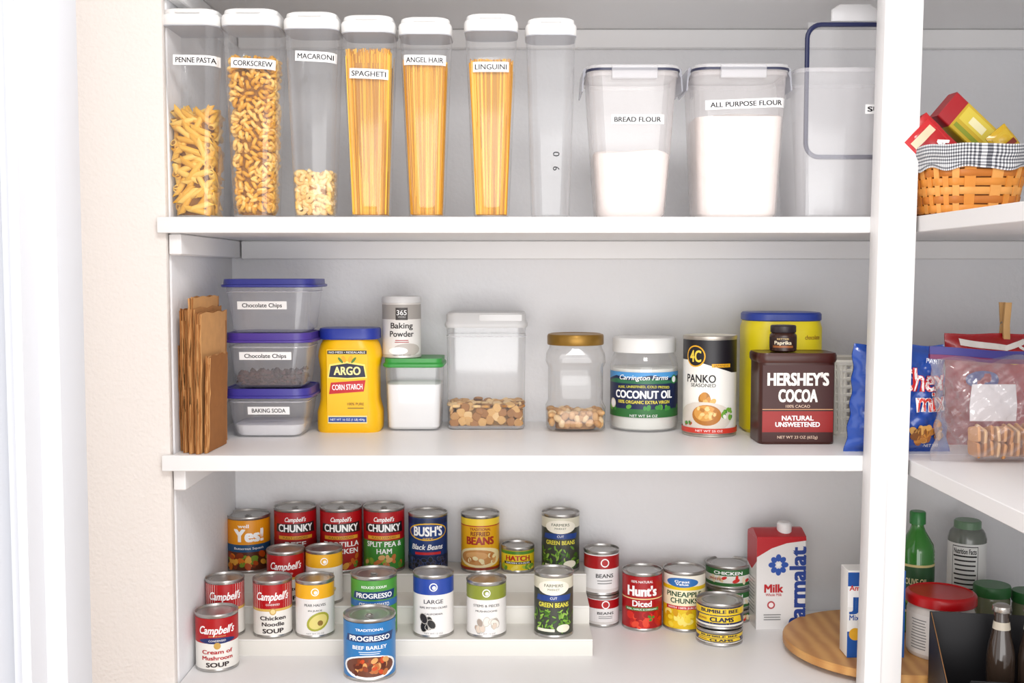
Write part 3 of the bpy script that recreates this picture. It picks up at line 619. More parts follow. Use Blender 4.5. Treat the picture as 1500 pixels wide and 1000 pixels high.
T=thing('snack_bag',x,y,ZM,'crumpled glossy blue foil snack mix bag behind the post','snack bag')
m,mp=pillow(w,H,.026,pm('#1748a4',.18,coat=.7),crump=2.3,pinch=.05,taper=.14,wav=.0016); part(m,'bag_body',T,None,60)
m=M(); g=G(m,w/2,H,mp,.003,rough=.3); g.k=4
g.T('PARTY',.70,.86,.045,.42,'#dfe8ff',.01,rot=-.1); g.T('Chex',.36,.69,.20,1.12,'#d92a2a',.05); g.T('Chex',.36,.69,.20,1.08,'#fff',.02); g.T('mix',.58,.49,.18,.68,'#fff',.05); g.T('mix',.58,.49,.18,.64,'#e23a2a',.02)
g.blobs(.5,.20,.65,.2,['#c8863c','#e0aa5c','#8a5428','#b06a30'],26,.10); g.T('NET WT',.6,.07,.03,.3,'#fff'); part(m,'printed_label',T)
# items on the side shelf
x,y,w,d,H=boxy(1392,1580,655,487,ZM,dfix=.06,Yf=.085)
T=thing('snack_bag',x,y,ZM,'red foil snack bag folded over and closed with clothespin','snack bag')
m,mp=pillow(w,H,.022,pm('#a81019',.25,coat=.5),sd=3,crump=1.8,pinch=.03,wav=.0006); part(m,'bag_body',T,None,60)
m=M(); g=G(m,w/2,H,mp,.004,rough=.3); g.k=4; g.P([(-.8,.96),(-.1,.90),(.2,.96),(.2,.92),(-.1,.85),(-.8,.90)],'#f4efe8'); g.P([(-.7,.86),(0,.78),(.6,.86),(.6,.82),(0,.73),(-.7,.80)],'#e8c23a'); g.E(.25,.90,.18,.05,'#f4efe8'); g.E(-.5,.6,.25,.08,'#2a3f96'); part(m,'printed_label',T)
px_,pz_=on_y(1471,505,y)
T=thing('clothespin',px_,y,pz_-.002,'wooden spring clothespin clipped on a red bag','clothespin')
for s in (-1,1):
    m=M(); WD=pm('#cfa268',.6,vary=.1); m.loft([(.010,.004,.001,0,0,s*.0065),(.011,.006,.001,.015,0,s*.007),(.011,.006,.001,.035,0,s*.0045),(.011,.004,.001,.072,0,s*.011)],WD,n=2); part(m,'prong',T)
m=M(); m.tube([( -.006+.012*k/20,.004*cos(k*1.5),.036+.004*sin(k*1.5)) for k in range(21)],.0008,pm('#aaaaaa',.3,.9),5); part(m,'spring',T,'steel spring')
x,y,w,d,H=boxy(1374,1548,692,508,ZM,dfix=.06,Yf=-.075)
T=thing('zip_bag',x,y,ZM,'clear zip bag with purple zipper holding crackers','plastic bag')
m,mp=pillow(w,H*.93,.038,clear(haze=.08,hazecol='#e6e2e6',refl=1.1,rough=.10),sd=5,seal=.02,crump=2.8,pinch=.14,taper=-.08,wav=.0025); part(m,'bag_body',T,'clear plastic film',60)
m=M(); n=16
def zband(z0,z1,mt,th): m.rings([[(X,-th+.003*sin(X*40),z0-.004*sin(X*22+.6)),(X,th+.003*sin(X*40),z0-.004*sin(X*22+.6)),(X,th+.003*sin(X*40),z1-.004*sin(X*22+.6)),(X,-th+.003*sin(X*40),z1-.004*sin(X*22+.6))] for X in [-w*.52+w*1.04*i/n for i in range(n+1)]],mt)
zband(H*.925,H*.995,pm('#35307c',.4),.002); zband(H*.885,H*.9245,pm('#6e1c50',.4),.0035); part(m,'zipper',T,'dark purple and red zip seal')
n_=M(); n_.loft([(.070,.002,.0008,.056),(.072,.003,.001,.080),(.066,.002,.0008,.112)],pm('#d8d2d4',.7)); solo(n_,'folded_napkin',(x+.012,y+.013,ZM+.003),'white folded paper inside a clear zip bag','paper')
m=M(); cc=[pm('#d89c64',.8,bump=(300,.3,.001)),pm('#c98a54',.8,bump=(300,.3,.001)),pm('#e4b888',.8)]
for i in range(9):
    for zl in (0,1):
        n0=len(m.v); m.loft([(.022,.036,.004,-.0022),(.024,.038,.004,0),(.022,.036,.004,.0022)],random.choice(cc),n=2)
        m.xf(Matrix.Translation((-.022+.0098*i,-.002,.018+.022*zl))@Matrix.Rotation(pi/2+random.uniform(-.12,.12),4,'Y')@Matrix.Rotation(random.uniform(-.3,.3),4,'Z'),n0)
solo(m,'crackers',(x,y,ZM+.001),'square golden crackers inside a clear zip bag','crackers',None,'stuff')
# basket on upper side shelf
x,y,w,d,H=boxy(1342,1515,306,214,ZT,dfix=.17,Yf=-.085)
x=max(x,.612+w*.44); T=thing('woven_basket',x,y,ZT,'woven splint basket with gingham cloth liner','basket')
WB=[pm('#d88a34',.5,vary=.1),pm('#bf7024',.5,vary=.1),pm('#e29e50',.5,vary=.1)]; m=M(); NR=7
def bring(z,q,amp,ph,n=168,fr=14):
    ww=w*(.80+.20*z/H)/2; dd=d*(.80+.20*z/H)/2; out=[]
    for i in range(n):
        a=2*pi*i/n; e=.6; cx=math.copysign(abs(cos(a))**e,cos(a)); sy=math.copysign(abs(sin(a))**e,sin(a)); o=1+q+amp*sin(a*fr+ph)
        out.append((ww*o*cx,dd*o*sy,z))
    return out
for k in range(NR):   # horizontal splints passing over and under the uprights
    z0=.004+k*(H*.92)/NR; z1=z0+H*.92/NR-.0018; ph=pi*(k%2)
    m.rings([bring(z0,-.020,.016,ph),bring(z0+.001,-.004,.016,ph),bring(z1-.001,-.004,.016,ph),bring(z1,-.020,.016,ph)],WB[k%3],False,False)
for i in range(28):   # flat upright splints seen between them
    a=2*pi*(i+.5)/28; e=.6
    def sp(aa,t,o): 
        cx=math.copysign(abs(cos(aa))**e,cos(aa)); sy=math.copysign(abs(sin(aa))**e,sin(aa)); return (w*(.80+.20*t)/2*cx*o,d*(.80+.20*t)/2*sy*o,.003+H*.92*t)
    R=[[sp(a-.07,t/6,1.0),sp(a+.07,t/6,1.0),sp(a+.07,t/6,.97),sp(a-.07,t/6,.97)] for t in range(7)]
    m.rings(R,WB[2 if i%2 else 0])
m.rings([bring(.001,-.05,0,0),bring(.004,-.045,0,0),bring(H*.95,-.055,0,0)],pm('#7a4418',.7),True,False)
part(m,'basket_body',T,'honey-brown woven splint body',60)
m=M(); gc=[pm('#e8e8e8',.9),pm('#94969c',.9),pm('#3c3e46',.9)]; n=300; NK=15; zs=[H*.68+(H*.36)*k/NK for k in range(NK+1)]
rg=[bring(min(z,H),.045+.010*sin(k*.8),.010,.5,n,14) for k,z in enumerate(zs)]
rg=[[(p[0],p[1],zs[k]+.003*sin(i*.18)*(1 if k<3 else .3)) for i,p in enumerate(r)] for k,r in enumerate(rg)]
for k in range(NK):
    for i in range(n):
        j=(i+1)%n; m.add([rg[k][i],rg[k][j],rg[k+1][j],rg[k+1][i]],[[0,1,2,3]],gc[(i%2)+(k%2)])
m.rings([rg[-1],bring(H*1.0,-.03,.0,0,n),bring(H*.7,-.06,0,0,n)],gc[1],False,False)
part(m,'cloth_liner',T,'black and white gingham cloth liner',80)
def packet(px,py,Y,tilt,w_,h_,col,lab,txtfn,rz=0,b=.006):
    X,Z=on_y(px,py,Y); T=thing('snack_bag',X,Y,Z,lab,'snack bag'); T.rotation_euler=(0,tilt,rz)
    m,mp=pillow(w_,h_,b,pm(col,.25,coat=.4),nx=16,ny=20,sd=8,pinch=.02,seal=.03,crump=.6,wav=.0004); part(m,'bag_body',T,None,60)
    m=M(); g=G(m,w_/2,h_,mp,.004); g.k=4; txtfn(g); part(m,'printed_label',T)
def bra(g): g.R(0,.5,1.6,.84,'#c41a22'); g.T('BRA',.0,.46,.17,1.4,'#fff',.05,rot=.35); g.R(0,.28,1.5,.05,'#3f8a3a'); g.R(0,.78,1.3,.12,'#e2c8a8')
packet(1402,254,-.035,-.80,.062,.098,'#b8141c','red foil snack bag poking out of the woven basket',bra)
packet(1380,246,.0,-.55,.04,.085,'#a81420','dark red foil snack packet tucked in the woven basket',lambda g:(g.R(0,.5,1.5,.8,'#a01820'),g.R(0,.6,1.4,.08,'#e8c040')))
X,Z=on_y(1470,238,.02)
T=thing('snack_box',X,.02,Z,'long yellow carton with red ends lying across the basket','box'); T.rotation_euler=(0,-.86,.1)
m=M(); m.loft([(.048,.03,.003,0),(.048,.03,.003,.034)],pm('#a81c24',.35),n=3); m.loft([(.048,.03,.003,.034),(.048,.03,.003,.108)],pm('#c9a92c',.35),n=3,c0=False,c1=False); m.loft([(.048,.03,.003,.108),(.048,.03,.003,.132)],pm('#a81c24',.35),n=3,c0=False); part(m,'box_body',T)
m=M(); g=G(m,.024,.132,flatmap(.0305),None); g.R(.0,.54,1.9,.54,'#c9a92c'); g.R(.3,.54,1.0,.5,'#dcc648'); g.R(.25,.56,.5,.22,'#f0e8b8'); g.R(-.6,.54,.3,.5,'#8a962c'); part(m,'printed_label',T)
packet(1494,238,-.045,-.70,.036,.060,'#c9a21c','small yellow foil packet in the woven basket',lambda g:(g.R(0,.5,1.5,.8,'#d0ac2c'),g.R(0,.55,1.4,.14,'#7a2a1c')))
# ================================================================ BOTTOM SHELF : tiered riser
S1,S2,S3=.7767,.809,.844; Y1,Y2,Y3=.149,.232,.315
xa,_=on_z(300,958,ZB); xb,_=on_z(868,960,ZB); xa=max(xa,XL+.003)
m=M(); RW=pm('#e4e1da',.4)
pts=[(Y1,0),(Y1,S1-ZB),(Y2,S1-ZB),(Y2,S2-ZB),(Y3,S2-ZB),(Y3,S3-ZB),(YB-.003,S3-ZB),(YB-.003,0)]
m.rings([[(X,p[0],p[1]) for p in pts] for X in (xb,xa)],RW)
for Yq,Zq in ((Y1,S1),(Y2,S2),(Y3,S3)): m.box(xa,xb,Yq-.0012,Yq+.002,Zq-ZB-.003,Zq-ZB+.0001,pm('#eeece8',.3),.0006)
solo(m,'tiered_shelf_riser',(0,0,ZB),'white three-step tiered shelf riser holding cans','shelf riser')
METAL=pm('#b8b6b3',.28,.9)
def can(L,R,base,top,z,design,label,bc='#eee',name='soup_can',group='canned food on the bottom shelf',Yf=None,tab=False,turn=0,metal=METAL):
    x,y,w,d,h=place(L,R,base,top,z,Yf=Yf); r=w/2
    T=thing(name,x,y,z,label,'can',group,rot=-atan2(x,y-CY)+turn)
    m=M(); m.lathe([(r*.94,.0003),(r*.99,.0006),(r,.0018),(r,.0035),(r*.975,.005),(r*.97,h-.006),(r,h-.004),(r,h-.001),(r*.985,h)],metal,c1=False,n=9); part(m,'can_body',T,'metal can')
    m=M(); m.lathe([(r*.984,h),(r*.96,h-.0006),(r*.935,h-.0038),(r*.80,h-.004),(r*.78,h-.0032),(r*.70,h-.0034),(r*.68,h-.004)],metal,c0=False,n=9)
    lid=part(m,'lid',T,'silver metal lid')
    if tab:
        m=M(); m.tube([(.006*cos(a*.785),-r*.35+.009*sin(a*.785),h-.0015) for a in range(8)],.0012,metal,5,closed=True); m.box(-.004,.004,-r*.2,r*.05,h-.003,h-.001,metal,.0005); part(m,'pull_tab',lid)
    m=M(); rl=r*.982; lo,hi=.0052,h-.0065; n=44
    m.rings([[(rl*sin(2*pi*i/n),rl*cos(2*pi*i/n)*-1,q) for i in range(n)] for q in (lo,hi)],pm(bc,.35),False,False)
    g=G(m,r,hi-lo,cylmap(rl),.005,rough=.35,z0=lo); design(g); part(m,'paper_label',T)
    return x,y,h
def campbell(sub,style=0,dark=None):
    def f(g):
        g.R(0,.755,6.1,.49,'#b00a12'); g.T("Campbell's",0,.77,.15,1.75,'#fff',.025,sh=.35,arc=-.01)
        if style==0:
            g.R(0,.50,6.1,.05,'#d8b25a'); g.C(0,.47,.17,'#c9a04a'); g.C(0,.47,.12,'#e8d090')
            g.T('CONDENSED',0,.61,.035,.7,'#fff')
        if style==1:
            g.E(0,.56,.9,.06,'#1c2a66'); g.T('CONDENSED',0,.56,.035,.8,'#fff'); g.C(0,.46,.16,'#c9a04a')
            g.T('GREAT FOR COOKING',0,.65,.02,.8,'#f3d68a')
        ys=[.34,.22] if len(sub)==2 else [.28]
        for s,yy in zip(sub,ys): g.T(s,0,yy,.075,min(1.45,.19*len(s)),'#2a1a1a' if style==0 else '#b3141a',.03)
        g.T('SOUP',0,.085,.085,1.05,'#2a1a1a',.035)
    return f
def chunky(subs,mid,low,food):
    def f(g):
        g.R(0,.5,6.1,1,'#b00e16'); g.T("Campbell's",0,.88,.075,1.0,'#fff',.02,sh=.35); g.P([(-1.05,.66),(-1.0,.80),(1.0,.82),(1.05,.64)],'#1f1a1a'); g.T('CHUNKY',0,.73,.12,1.7,'#fff',.035)
        g.R(0,.565,1.7,.06,'#e2a12c'); g.T('FULLY LOADED',0,.565,.035,1.2,'#301'); g.R(0,.26,6.1,.50,low)
        for i,s in enumerate(subs): g.T(s,0,.45-.12*i,.085,min(1.8,.24*len(s)),mid,.025)
        g.blobs(0,.13,1.9,.2,food,20,.16)
    return f
def wellyes(g):
    g.R(0,.70,6.1,.6,'#e8960c'); g.T('well',-.25,.89,.07,.5,'#fff',.02); g.T('Yes!',0,.70,.24,1.35,'#fff',.05); g.R(0,.44,6.1,.15,'#1d4f7c'); g.T('Butternut Squash',0,.44,.045,1.4,'#fff',.01); g.R(0,.18,6.1,.37,'#5a2a14'); g.blobs(0,.18,2.2,.26,['#e27a1c','#c14f14','#f0b040','#7a9a30','#8c3410'],34,.17)
def bushs(g):
    g.R(0,.5,6.1,1,'#123472'); g.R(0,.93,6.1,.1,'#0c2450'); g.E(0,.74,1.1,.17,'#e8b62a'); g.E(0,.74,1.03,.145,'#14387c'); g.T("BUSH'S",0,.75,.17,1.5,'#fff',.04); g.T('BEST',0,.60,.05,.5,'#e8b62a',.02)
    g.T('Black Beans',-.05,.45,.10,1.7,'#fff',.02,sh=.3); g.R(0,.13,6.1,.3,'#0d1d44'); g.blobs(0,.15,2.4,.22,['#15131a','#28242e','#3a3440'],34,.14,outline='#4a5a90'); g.R(0,.33,1.3,.05,'#c8262c')
def refried(g):
    g.R(0,.5,6.1,1,'#e2a812'); g.R(0,.93,6.1,.14,'#f3d23a'); g.R(0,.86,6.1,.02,'#b3321c'); g.T('TRADITIONAL',0,.80,.05,1.1,'#8c2a14',.02); g.T('REFRIED',0,.71,.08,1.0,'#7a2410',.03); g.T('BEANS',0,.575,.14,1.45,'#a0261a',.05)
    g.E(0,.25,1.3,.20,'#f0dfae'); g.E(-.1,.25,1.0,.15,'#c48a4c'); g.E(-.2,.28,.6,.08,'#d8a468'); g.blobs(0,.22,1.7,.18,['#b8783c','#d8a060','#efe0b0'],14,.15); g.R(0,.03,6.1,.05,'#8c2a14')
def hatch(g):
    g.R(0,.5,6.1,1,'#e8cc1e'); g.R(0,.90,6.1,.16,'#4f8a2c'); g.T('HATCH',0,.62,.24,1.5,'#b81c1c',.05); g.R(0,.38,1.8,.13,'#26231c'); g.T('GREEN CHILES',0,.38,.07,1.5,'#fff',.02); g.blobs(0,.14,2.2,.16,['#6a9c2c','#a8c23c','#f0dc5a'],20,.15)
def greenbeans(g):
    g.R(0,.5,6.1,1,'#3b3f36'); g.R(0,.90,6.1,.20,'#d9d5c0'); g.E(0,.83,.85,.13,'#efeadb'); g.T('FARMERS',0,.87,.05,.95,'#3d4a2c',.01); g.T('MARKET',0,.80,.035,.6,'#3d4a2c')
    g.P([(-1,.60),(-.9,.70),(1,.70),(.9,.60)],'#1f3f86'); g.T('CUT',-.0,.65,.04,.35,'#fff'); g.T('GREEN BEANS',0,.53,.075,1.6,'#e9e04e',.025); g.blobs(0,.24,2.3,.38,['#5c8a2a','#7aa83a','#3f6a1e','#94bc50'],60,.14,.35); g.E(.5,.12,.35,.07,'#e8e4d0'); g.R(-.4,.09,.9,.05,'#e8e4d0')
def oorg(top,lines,food,n=12,r=.2,txtc='#333'):
    def f(g):
        g.R(0,.5,6.1,1,'#ebe8e5'); g.R(0,.86,6.1,.28,top); g.C(0,.86,.20,'#fff'); g.C(0,.86,.155,top); g.C(.03,.85,.09,'#fff')
        for i,(s,h,w) in enumerate(lines): g.T(s,0,.60-.11*i,h,w,txtc,.015)
        g.blobs(0,.22,1.0,.18,food,n,r,outline='#bdb8b0'); g.T('NET WT 15 OZ',0,.035,.025,.9,'#888')
    return f
def progresso(col,title,foods,mid=None,bowl='#6b3a26',hd='TRADITIONAL'):
    def f(g):
        g.R(0,.5,6.1,1,col); g.T(hd,0,.88,.045,1.1,'#fff',.015); g.P([(-1.05,.66),(-.95,.79),(1.05,.81),(.95,.65)],'#15396e'); g.T('PROGRESSO',0,.725,.085,1.65,'#fff',.03)
        if mid: g.R(0,.57,6.1,.12,mid)
        g.T(title,0,.56,.065,1.35,'#fff',.02); g.lines(0,.48,.9,2,.035,.012,'#e8f0ff')
        g.E(0,.20,1.15,.22,'#f2f2f2'); g.E(0,.21,1.02,.185,bowl); g.blobs(0,.21,1.3,.24,foods,34,.13)
    return f
def whitered(g):
    g.R(0,.5,6.1,1,'#eae8e8'); g.R(0,.80,6.1,.34,'#a80c14'); g.C(.2,.79,.24,'#fff'); g.C(.2,.79,.18,'#b5171e'); g.T('BEANS',.2,.45,.1,1.0,'#333',.02); g.lines(.2,.32,1.0,2,.07,.025,'#888'); g.R(0,.06,6.1,.08,'#d9d5d2')
def hunts(g):
    g.R(0,.5,6.1,1,'#a80c14'); g.T('100% NATURAL',0,.90,.045,1.1,'#fff',.01); g.T("Hunt's",0,.72,.18,1.5,'#fff',.05); g.R(0,.57,6.1,.02,'#f0d89a'); g.T('Diced',0,.48,.11,.95,'#fff',.03); g.R(0,.37,1.8,.06,'#3d7a2c'); g.T('BASIL, GARLIC & OREGANO',0,.37,.03,1.6,'#fff',.01)
    g.blobs(0,.16,2.0,.22,['#d8281c','#c01812','#e84a30','#a01010'],26,.2); g.blobs(.3,.2,.6,.08,['#4a8a2c'],3,.1)
def pine(g):
    g.R(0,.5,6.1,1,'#e9c414'); g.R(0,.90,6.1,.2,'#f3eee0'); g.E(-.1,.87,.8,.09,'#2f6fb4'); g.T('Great',-.1,.89,.045,.7,'#fff',.02); g.T('Value',-.1,.84,.04,.6,'#fff',.02); g.R(0,.58,6.1,.30,'#f4ecc8'); g.T('PINEAPPLE',0,.65,.09,1.75,'#1e4a2a',.03); g.T('CHUNKS',0,.53,.09,1.3,'#1e4a2a',.03)
    g.R(-.1,.40,1.6,.07,'#c9202a'); g.T('WITH 100% JUICE',-.1,.40,.035,1.4,'#fff',.01); g.blobs(0,.18,2.1,.26,['#f7da3a','#f2c81c','#fbe878','#d8a010'],26,.2); g.P([(.6,.3),(1.2,.6),(1.0,.3),(1.5,.5),(1.2,.2)],'#4f8a2c')
def grn(g):
    g.R(0,.5,6.1,1,'#ece9e2'); g.R(0,.82,6.1,.36,'#2f6b34'); g.T('CHICKEN',0,.80,.18,1.3,'#fff',.03); g.R(0,.12,6.1,.2,'#2f6b34'); g.blobs(.0,.42,2,.2,['#e3c9a0','#d02a24','#f0e0c0'],9,.16,.5); g.T('WHITE',-.6,.42,.14,.6,'#b02020',.02)
def clam(g):
    g.R(0,.5,6.1,1,'#1e2a58'); g.R(0,.78,6.1,.34,'#e9c62a'); g.T('BUMBLE BEE',0,.80,.17,1.7,'#14183a',.04); g.P([(-1.1,.22),(-1.0,.56),(1.0,.56),(1.1,.22)],'#e9c62a'); g.T('CLAMS',.1,.38,.22,1.0,'#14183a',.05); g.T('CHOPPED',-.8,.38,.1,.5,'#8a2a1a',.02); g.R(0,.08,6.1,.10,'#e8e4d8')
# rows
R1f,R2f,R3f=Y1+.003,Y2+.002,Y3+.0015
can(333,396,0,744,S3,wellyes,'soup can with orange label and white lettering','#f0a01e',Yf=R3f,tab=True)
can(402,464,0,733,S3,chunky(['BEEF'],'#fff','#8c1418',['#a8602c','#c98a4c','#6a3018']),'red soup can with black band, tall','#c01a1f',Yf=R3f,tab=True)
can(469,531,0,733,S3,chunky(['TORTILLA','CHICKEN'],'#fff','#a81c1a',['#e0a040','#c86a20','#5c8a2c','#8c2414']),'red chunky soup can with tortilla label','#c01a1f',Yf=R3f,tab=True)
can(532.5,593,0,733,S3,chunky(['SPLIT PEA &','HAM'],'#fff','#3d8a34',['#8cae3c','#c8743c','#6a9a2c','#e0b070']),'red and green split pea soup can','#c01a1f',Yf=R3f,tab=True)
can(598,656,0,742,S3,bushs,'dark blue black beans can','#14387c','bean_can',Yf=R3f)
can(675,732,0,743,S3,refried,'yellow refried beans can','#e2a812','bean_can',Yf=R3f)
can(734,783,0,790,S3,hatch,'short yellow green chile can','#e8cc1e','chile_can',Yf=R3f)
can(793,849,0,742,S3,greenbeans,'green beans can with dark label on the upper step','#3b3f36','vegetable_can',Yf=R3f)
can(391,447,0,795,S2,campbell(['Tomato'],0),'red and white condensed soup can on the middle step','#ece9e2',Yf=R2f)
can(448,502,0,794,S2,oorg('#eeb01e',[('SWEET CORN',.05,1.0)],['#f0d050','#e8c030'],txtc='#444'),'white vegetable can with yellow top band','#eee','vegetable_can',Yf=R2f)
can(302,358,0,836,S1,campbell(['Tomato'],0),'red and white condensed soup can near the wall','#ece9e2',Yf=R1f)
can(371,428,0,836,S1,campbell(['Chicken','Noodle'],0),'red and white chicken noodle soup can','#ece9e2',Yf=R1f)
def pear(g):
    oorg('#eeb01e',[('PEAR HALVES',.05,1.1),('IN JUICE',.03,.7)],['#d8c860'],0)(g); g.E(.15,.27,.62,.17,'#a8a83a',rot=.5); g.E(.15,.27,.5,.13,'#e0d27a',rot=.5); g.C(.25,.24,.14,'#8a6a30')
can(433,490,0,836,S1,pear,'white fruit can with yellow top band','#eee','fruit_can',Yf=R1f)
can(514,582,0,827,S1,progresso('#4e9a3c','CREAMY TOMATO',['#d8641c','#c03818','#e89848'],hd='REDUCED SODIUM',mid='#2f6fb0'),'large green soup can with blue emblem','#4e9a3c',Yf=Y1+.0005,tab=True)
can(605,665,0,827,S1,oorg('#2646a0',[('LARGE',.07,.95),('RIPE PITTED OLIVES',.035,1.4),('CALIFORNIA',.03,.9)],['#1c1a1c','#2c282a'],6,.24,'#2b2b3a'),'white olive can with blue top band','#eee','olive_can',Yf=R1f)
can(683,742,0,837,S1,oorg('#8a9436',[('STEMS & PIECES',.05,1.35),('MUSHROOMS',.035,1.1)],['#d9c8b8','#b89a88','#ede2d8','#a8988c'],12,.2,'#4a4a4a'),'white mushroom can with olive green top band','#eee','mushroom_can',Yf=R1f)
can(782,840,0,826,S1,greenbeans,'green beans can with dark label on the lower step','#3b3f36','vegetable_can',Yf=R1f)
can(287,349,985,882,ZB,campbell(['Cream of','Mushroom'],1),'red and white cream of mushroom soup can','#ece9e2')
can(503,580,999,884,ZB,progresso('#2878b8','BEEF BARLEY',['#8a3c1c','#b86a34','#d8a060','#5c2412','#c8481c']),'large blue beef barley soup can in front of riser','#2878b8',tab=True)
x,y,h=can(858,907,919,859,ZB,whitered,'short white can with red top band, bottom of stack','#eee','bean_can')
can(855,907,0,795,ZB+h+.0002,whitered,'short white can with red top band, top of stack','#eee','bean_can',Yf=y-.03)
can(911,970,925,824,ZB,hunts,'red diced tomatoes can','#b41219','tomato_can')
can(971,1033,926,822,ZB,pine,'yellow pineapple chunks can','#e9c414','fruit_can')
z=ZB
x,y,h=can(1038,1100,914,877,z,grn,'flat can with green and white label, bottom of stack','#eee','meat_can'); y0=y; z+=h+.0002
x,y,h=can(1036,1100,0,846,z,grn,'flat can with green and white label, middle of stack','#eee','meat_can',Yf=y0-.037); z+=h+.0002
can(1034,1100,0,813,z,grn,'flat can with green and white label, top of stack','#eee','meat_can',Yf=y0-.037)
z=ZB; x,y,h=can(1020,1088,948,903,z,clam,'flat yellow and navy clam can, bottom of stack','#e9c62a','clam_can'); z+=h+.0002
can(1020,1089,0,865,z,clam,'flat yellow and navy clam can, top of stack','#e9c62a','clam_can',Yf=y-.0365)
# milk carton
x,y,w,d,H=boxy(1106,1179,921,768,ZB,dfix=.065)
H+=.002
T=thing('milk_carton',x,y,ZB,'tall white and red milk carton with white screw cap','carton',rot=.05)
m=M(); hs=H*.93; WC=pm('#e6e4e3',.35); RC=pm('#b80f1d',.35)
m.loft([(w,d,.001,0),(w,d,.001,hs)],WC,c1=False,n=1); m.loft([(w,d,.001,hs),(w,d,.001,hs+.003),(w,.012,.001,H)],RC,c0=False,n=1); part(m,'carton_body',T)
m=M(); m.lathe([(.013,H-.010),(.0135,H-.008),(.0135,H+.010),(.011,H+.013)],pm('#e8e8e8',.35),n=6,ox=w*.12,oy=-.010); part(m,'cap',T,'white screw cap')
m=M(); g=G(m,w/2,H,flatmap(d),None); g.P([(-1,.93),(1,.93),(1,.905),(.2,.88),(-.4,.83),(-1,.74)],'#b80f1d')
for a in range(8): g.E(-.12+.26*cos(a*pi/4),.66+.072*sin(a*pi/4),.13*(1 if a%2 else 1.15),.028 ,'#2450a8',rot=a*pi/4)
g.C(-.12,.66,.07,'#f4f4f4'); g.T('Parmalat',.66,.42,.16,3.3,'#24418e',.04,rot=pi/2)
g.T('Milk',-.30,.42,.080,.74,'#b80f1d',.04); g.T('Whole Milk',-.30,.355,.028,.66,'#b80f1d',.01); g.C(-.4,.25,.16,'#b84a50'); g.C(-.4,.25,.10,'#f4e8e8'); g.lines(-.35,.15,.7,3,.025,.008,'#777'); part(m,'printed_label',T)
m=M(); g=G(m,d/2,H,lambda a,b,o:(-w/2-o,-a,b),None); g.P([(-1,.93),(1,.93),(1,.70),(0,.58),(-1,.62)],'#b80f1d'); g.lines(0,.50,1.4,11,.035,.01,'#999'); part(m,'side_panel',T)
# lazy susan
LR=.172; LSy=.165
LSx=on_y(1151,915,LSy)[0]+LR
T=thing('lazy_susan',LSx,LSy,ZB,'round light wood turntable','turntable')
m=M(); m.lathe([(.07,0),(.07,.008)],pm('#c8c8c8',.3,.8),n=10); part(m,'swivel_base',T,'metal swivel base')
m=M(); m.lathe([(LR-.004,.0085),(LR,.011),(LR,.020),(LR-.003,.023)],wood('#d09c5c','#b98248',12),n=16); part(m,'tray',T)
LZ=ZB+.0235
def jbox(g):
    g.R(0,.9,2,.16,'#1f57a8'); g.R(-.6,.68,.8,.2,'#fff'); g.T('Am',-.76,.80,.06,.36,'#d02a20',.02); g.T('J',-.78,.62,.14,.24,'#1f57a8',.05); g.T('Mix',-.76,.46,.06,.34,'#1f57a8',.02); g.R(0,.15,2,.30,'#1f57a8'); g.C(-.72,.27,.22,'#e9b030'); g.R(.86,.5,.28,1,'#2b66b4'); g.R(.80,.5,.04,1,'#e8e8ea')
x,y,w,d,H=boxy(1241,1325,960,826,LZ,dfix=.04,Yf=.075); T=thing('baking_mix_box',x,y,LZ,'white and blue baking mix box on the turntable','box')
m=M(); m.box(-w/2,w/2,-d/2,d/2,0,H,pm('#ecebe8',.4)); part(m,'box_body',T)
m=M(); g=G(m,w/2,H,flatmap(d),None); jbox(g); part(m,'printed_label',T)
def bottle(L,R,top,z,yf,body,cap,lab,label,name='bottle',design=None,neck=.35,bodyfrac=.62,cat='bottle',group=None):
    x,y,w,d,H=place(L,R,0,top,z,Yf=yf); r=w/2; T=thing(name,x,y,z,label,cat,group,rot=-atan2(x,y-CY))
    hb=H*bodyfrac; m=M(); m.lathe([(r*.9,0),(r,.003),(r,hb),(r*.92,hb+H*.05),(r*neck*1.3,hb+(H-hb)*.5),(r*neck,hb+(H-hb)*.62),(r*neck,H-.022)],body,n=9); part(m,'bottle_body',T)
    m=M(); rc=r*neck+.003; m.lathe([(rc,H-.0218),(rc,H-.002),(rc*.9,H)],cap,n=6); part(m,'cap',T)
    if design: m=M(); g=G(m,r,H,cylmap(r+.0003),.004); design(g); part(m,'printed_label',T)
def nut(g):
    g.R(0,.50,3.4,.62,'#f0f0ee'); g.R(-.1,.51,1.4,.56,'#2a2a2a'); g.R(-.1,.51,1.34,.545,'#f4f4f2'); g.T('Nutrition Facts',-.1,.745,.045,1.2,'#1a1a1a',.03); g.R(-.1,.70,1.25,.014,'#1a1a1a'); g.lines(-.1,.66,1.2,10,.042,.014,'#333')
def grl(g): g.R(0,.38,3.6,.40,'#d8c88a'); g.R(0,.38,3.6,.36,'#24502c'); g.T('OLIVE OIL',0,.44,.05,1.3,'#f0e8b8',.02); g.E(0,.3,.7,.07,'#7a9c38')
bottle(1317,1366,743,LZ,.185,pm('#2c7a24',.10,coat=.6),pm('#2a7a38',.3),None,'green glass oil bottle with green cap','bottle',grl,.36,.68)
bottle(1388,1441,755,ZB,.26,pm('#70766e',.2,coat=.4),pm('#6c8a6e',.35),None,'bottle with large white nutrition facts label','bottle',nut,.62,.84)
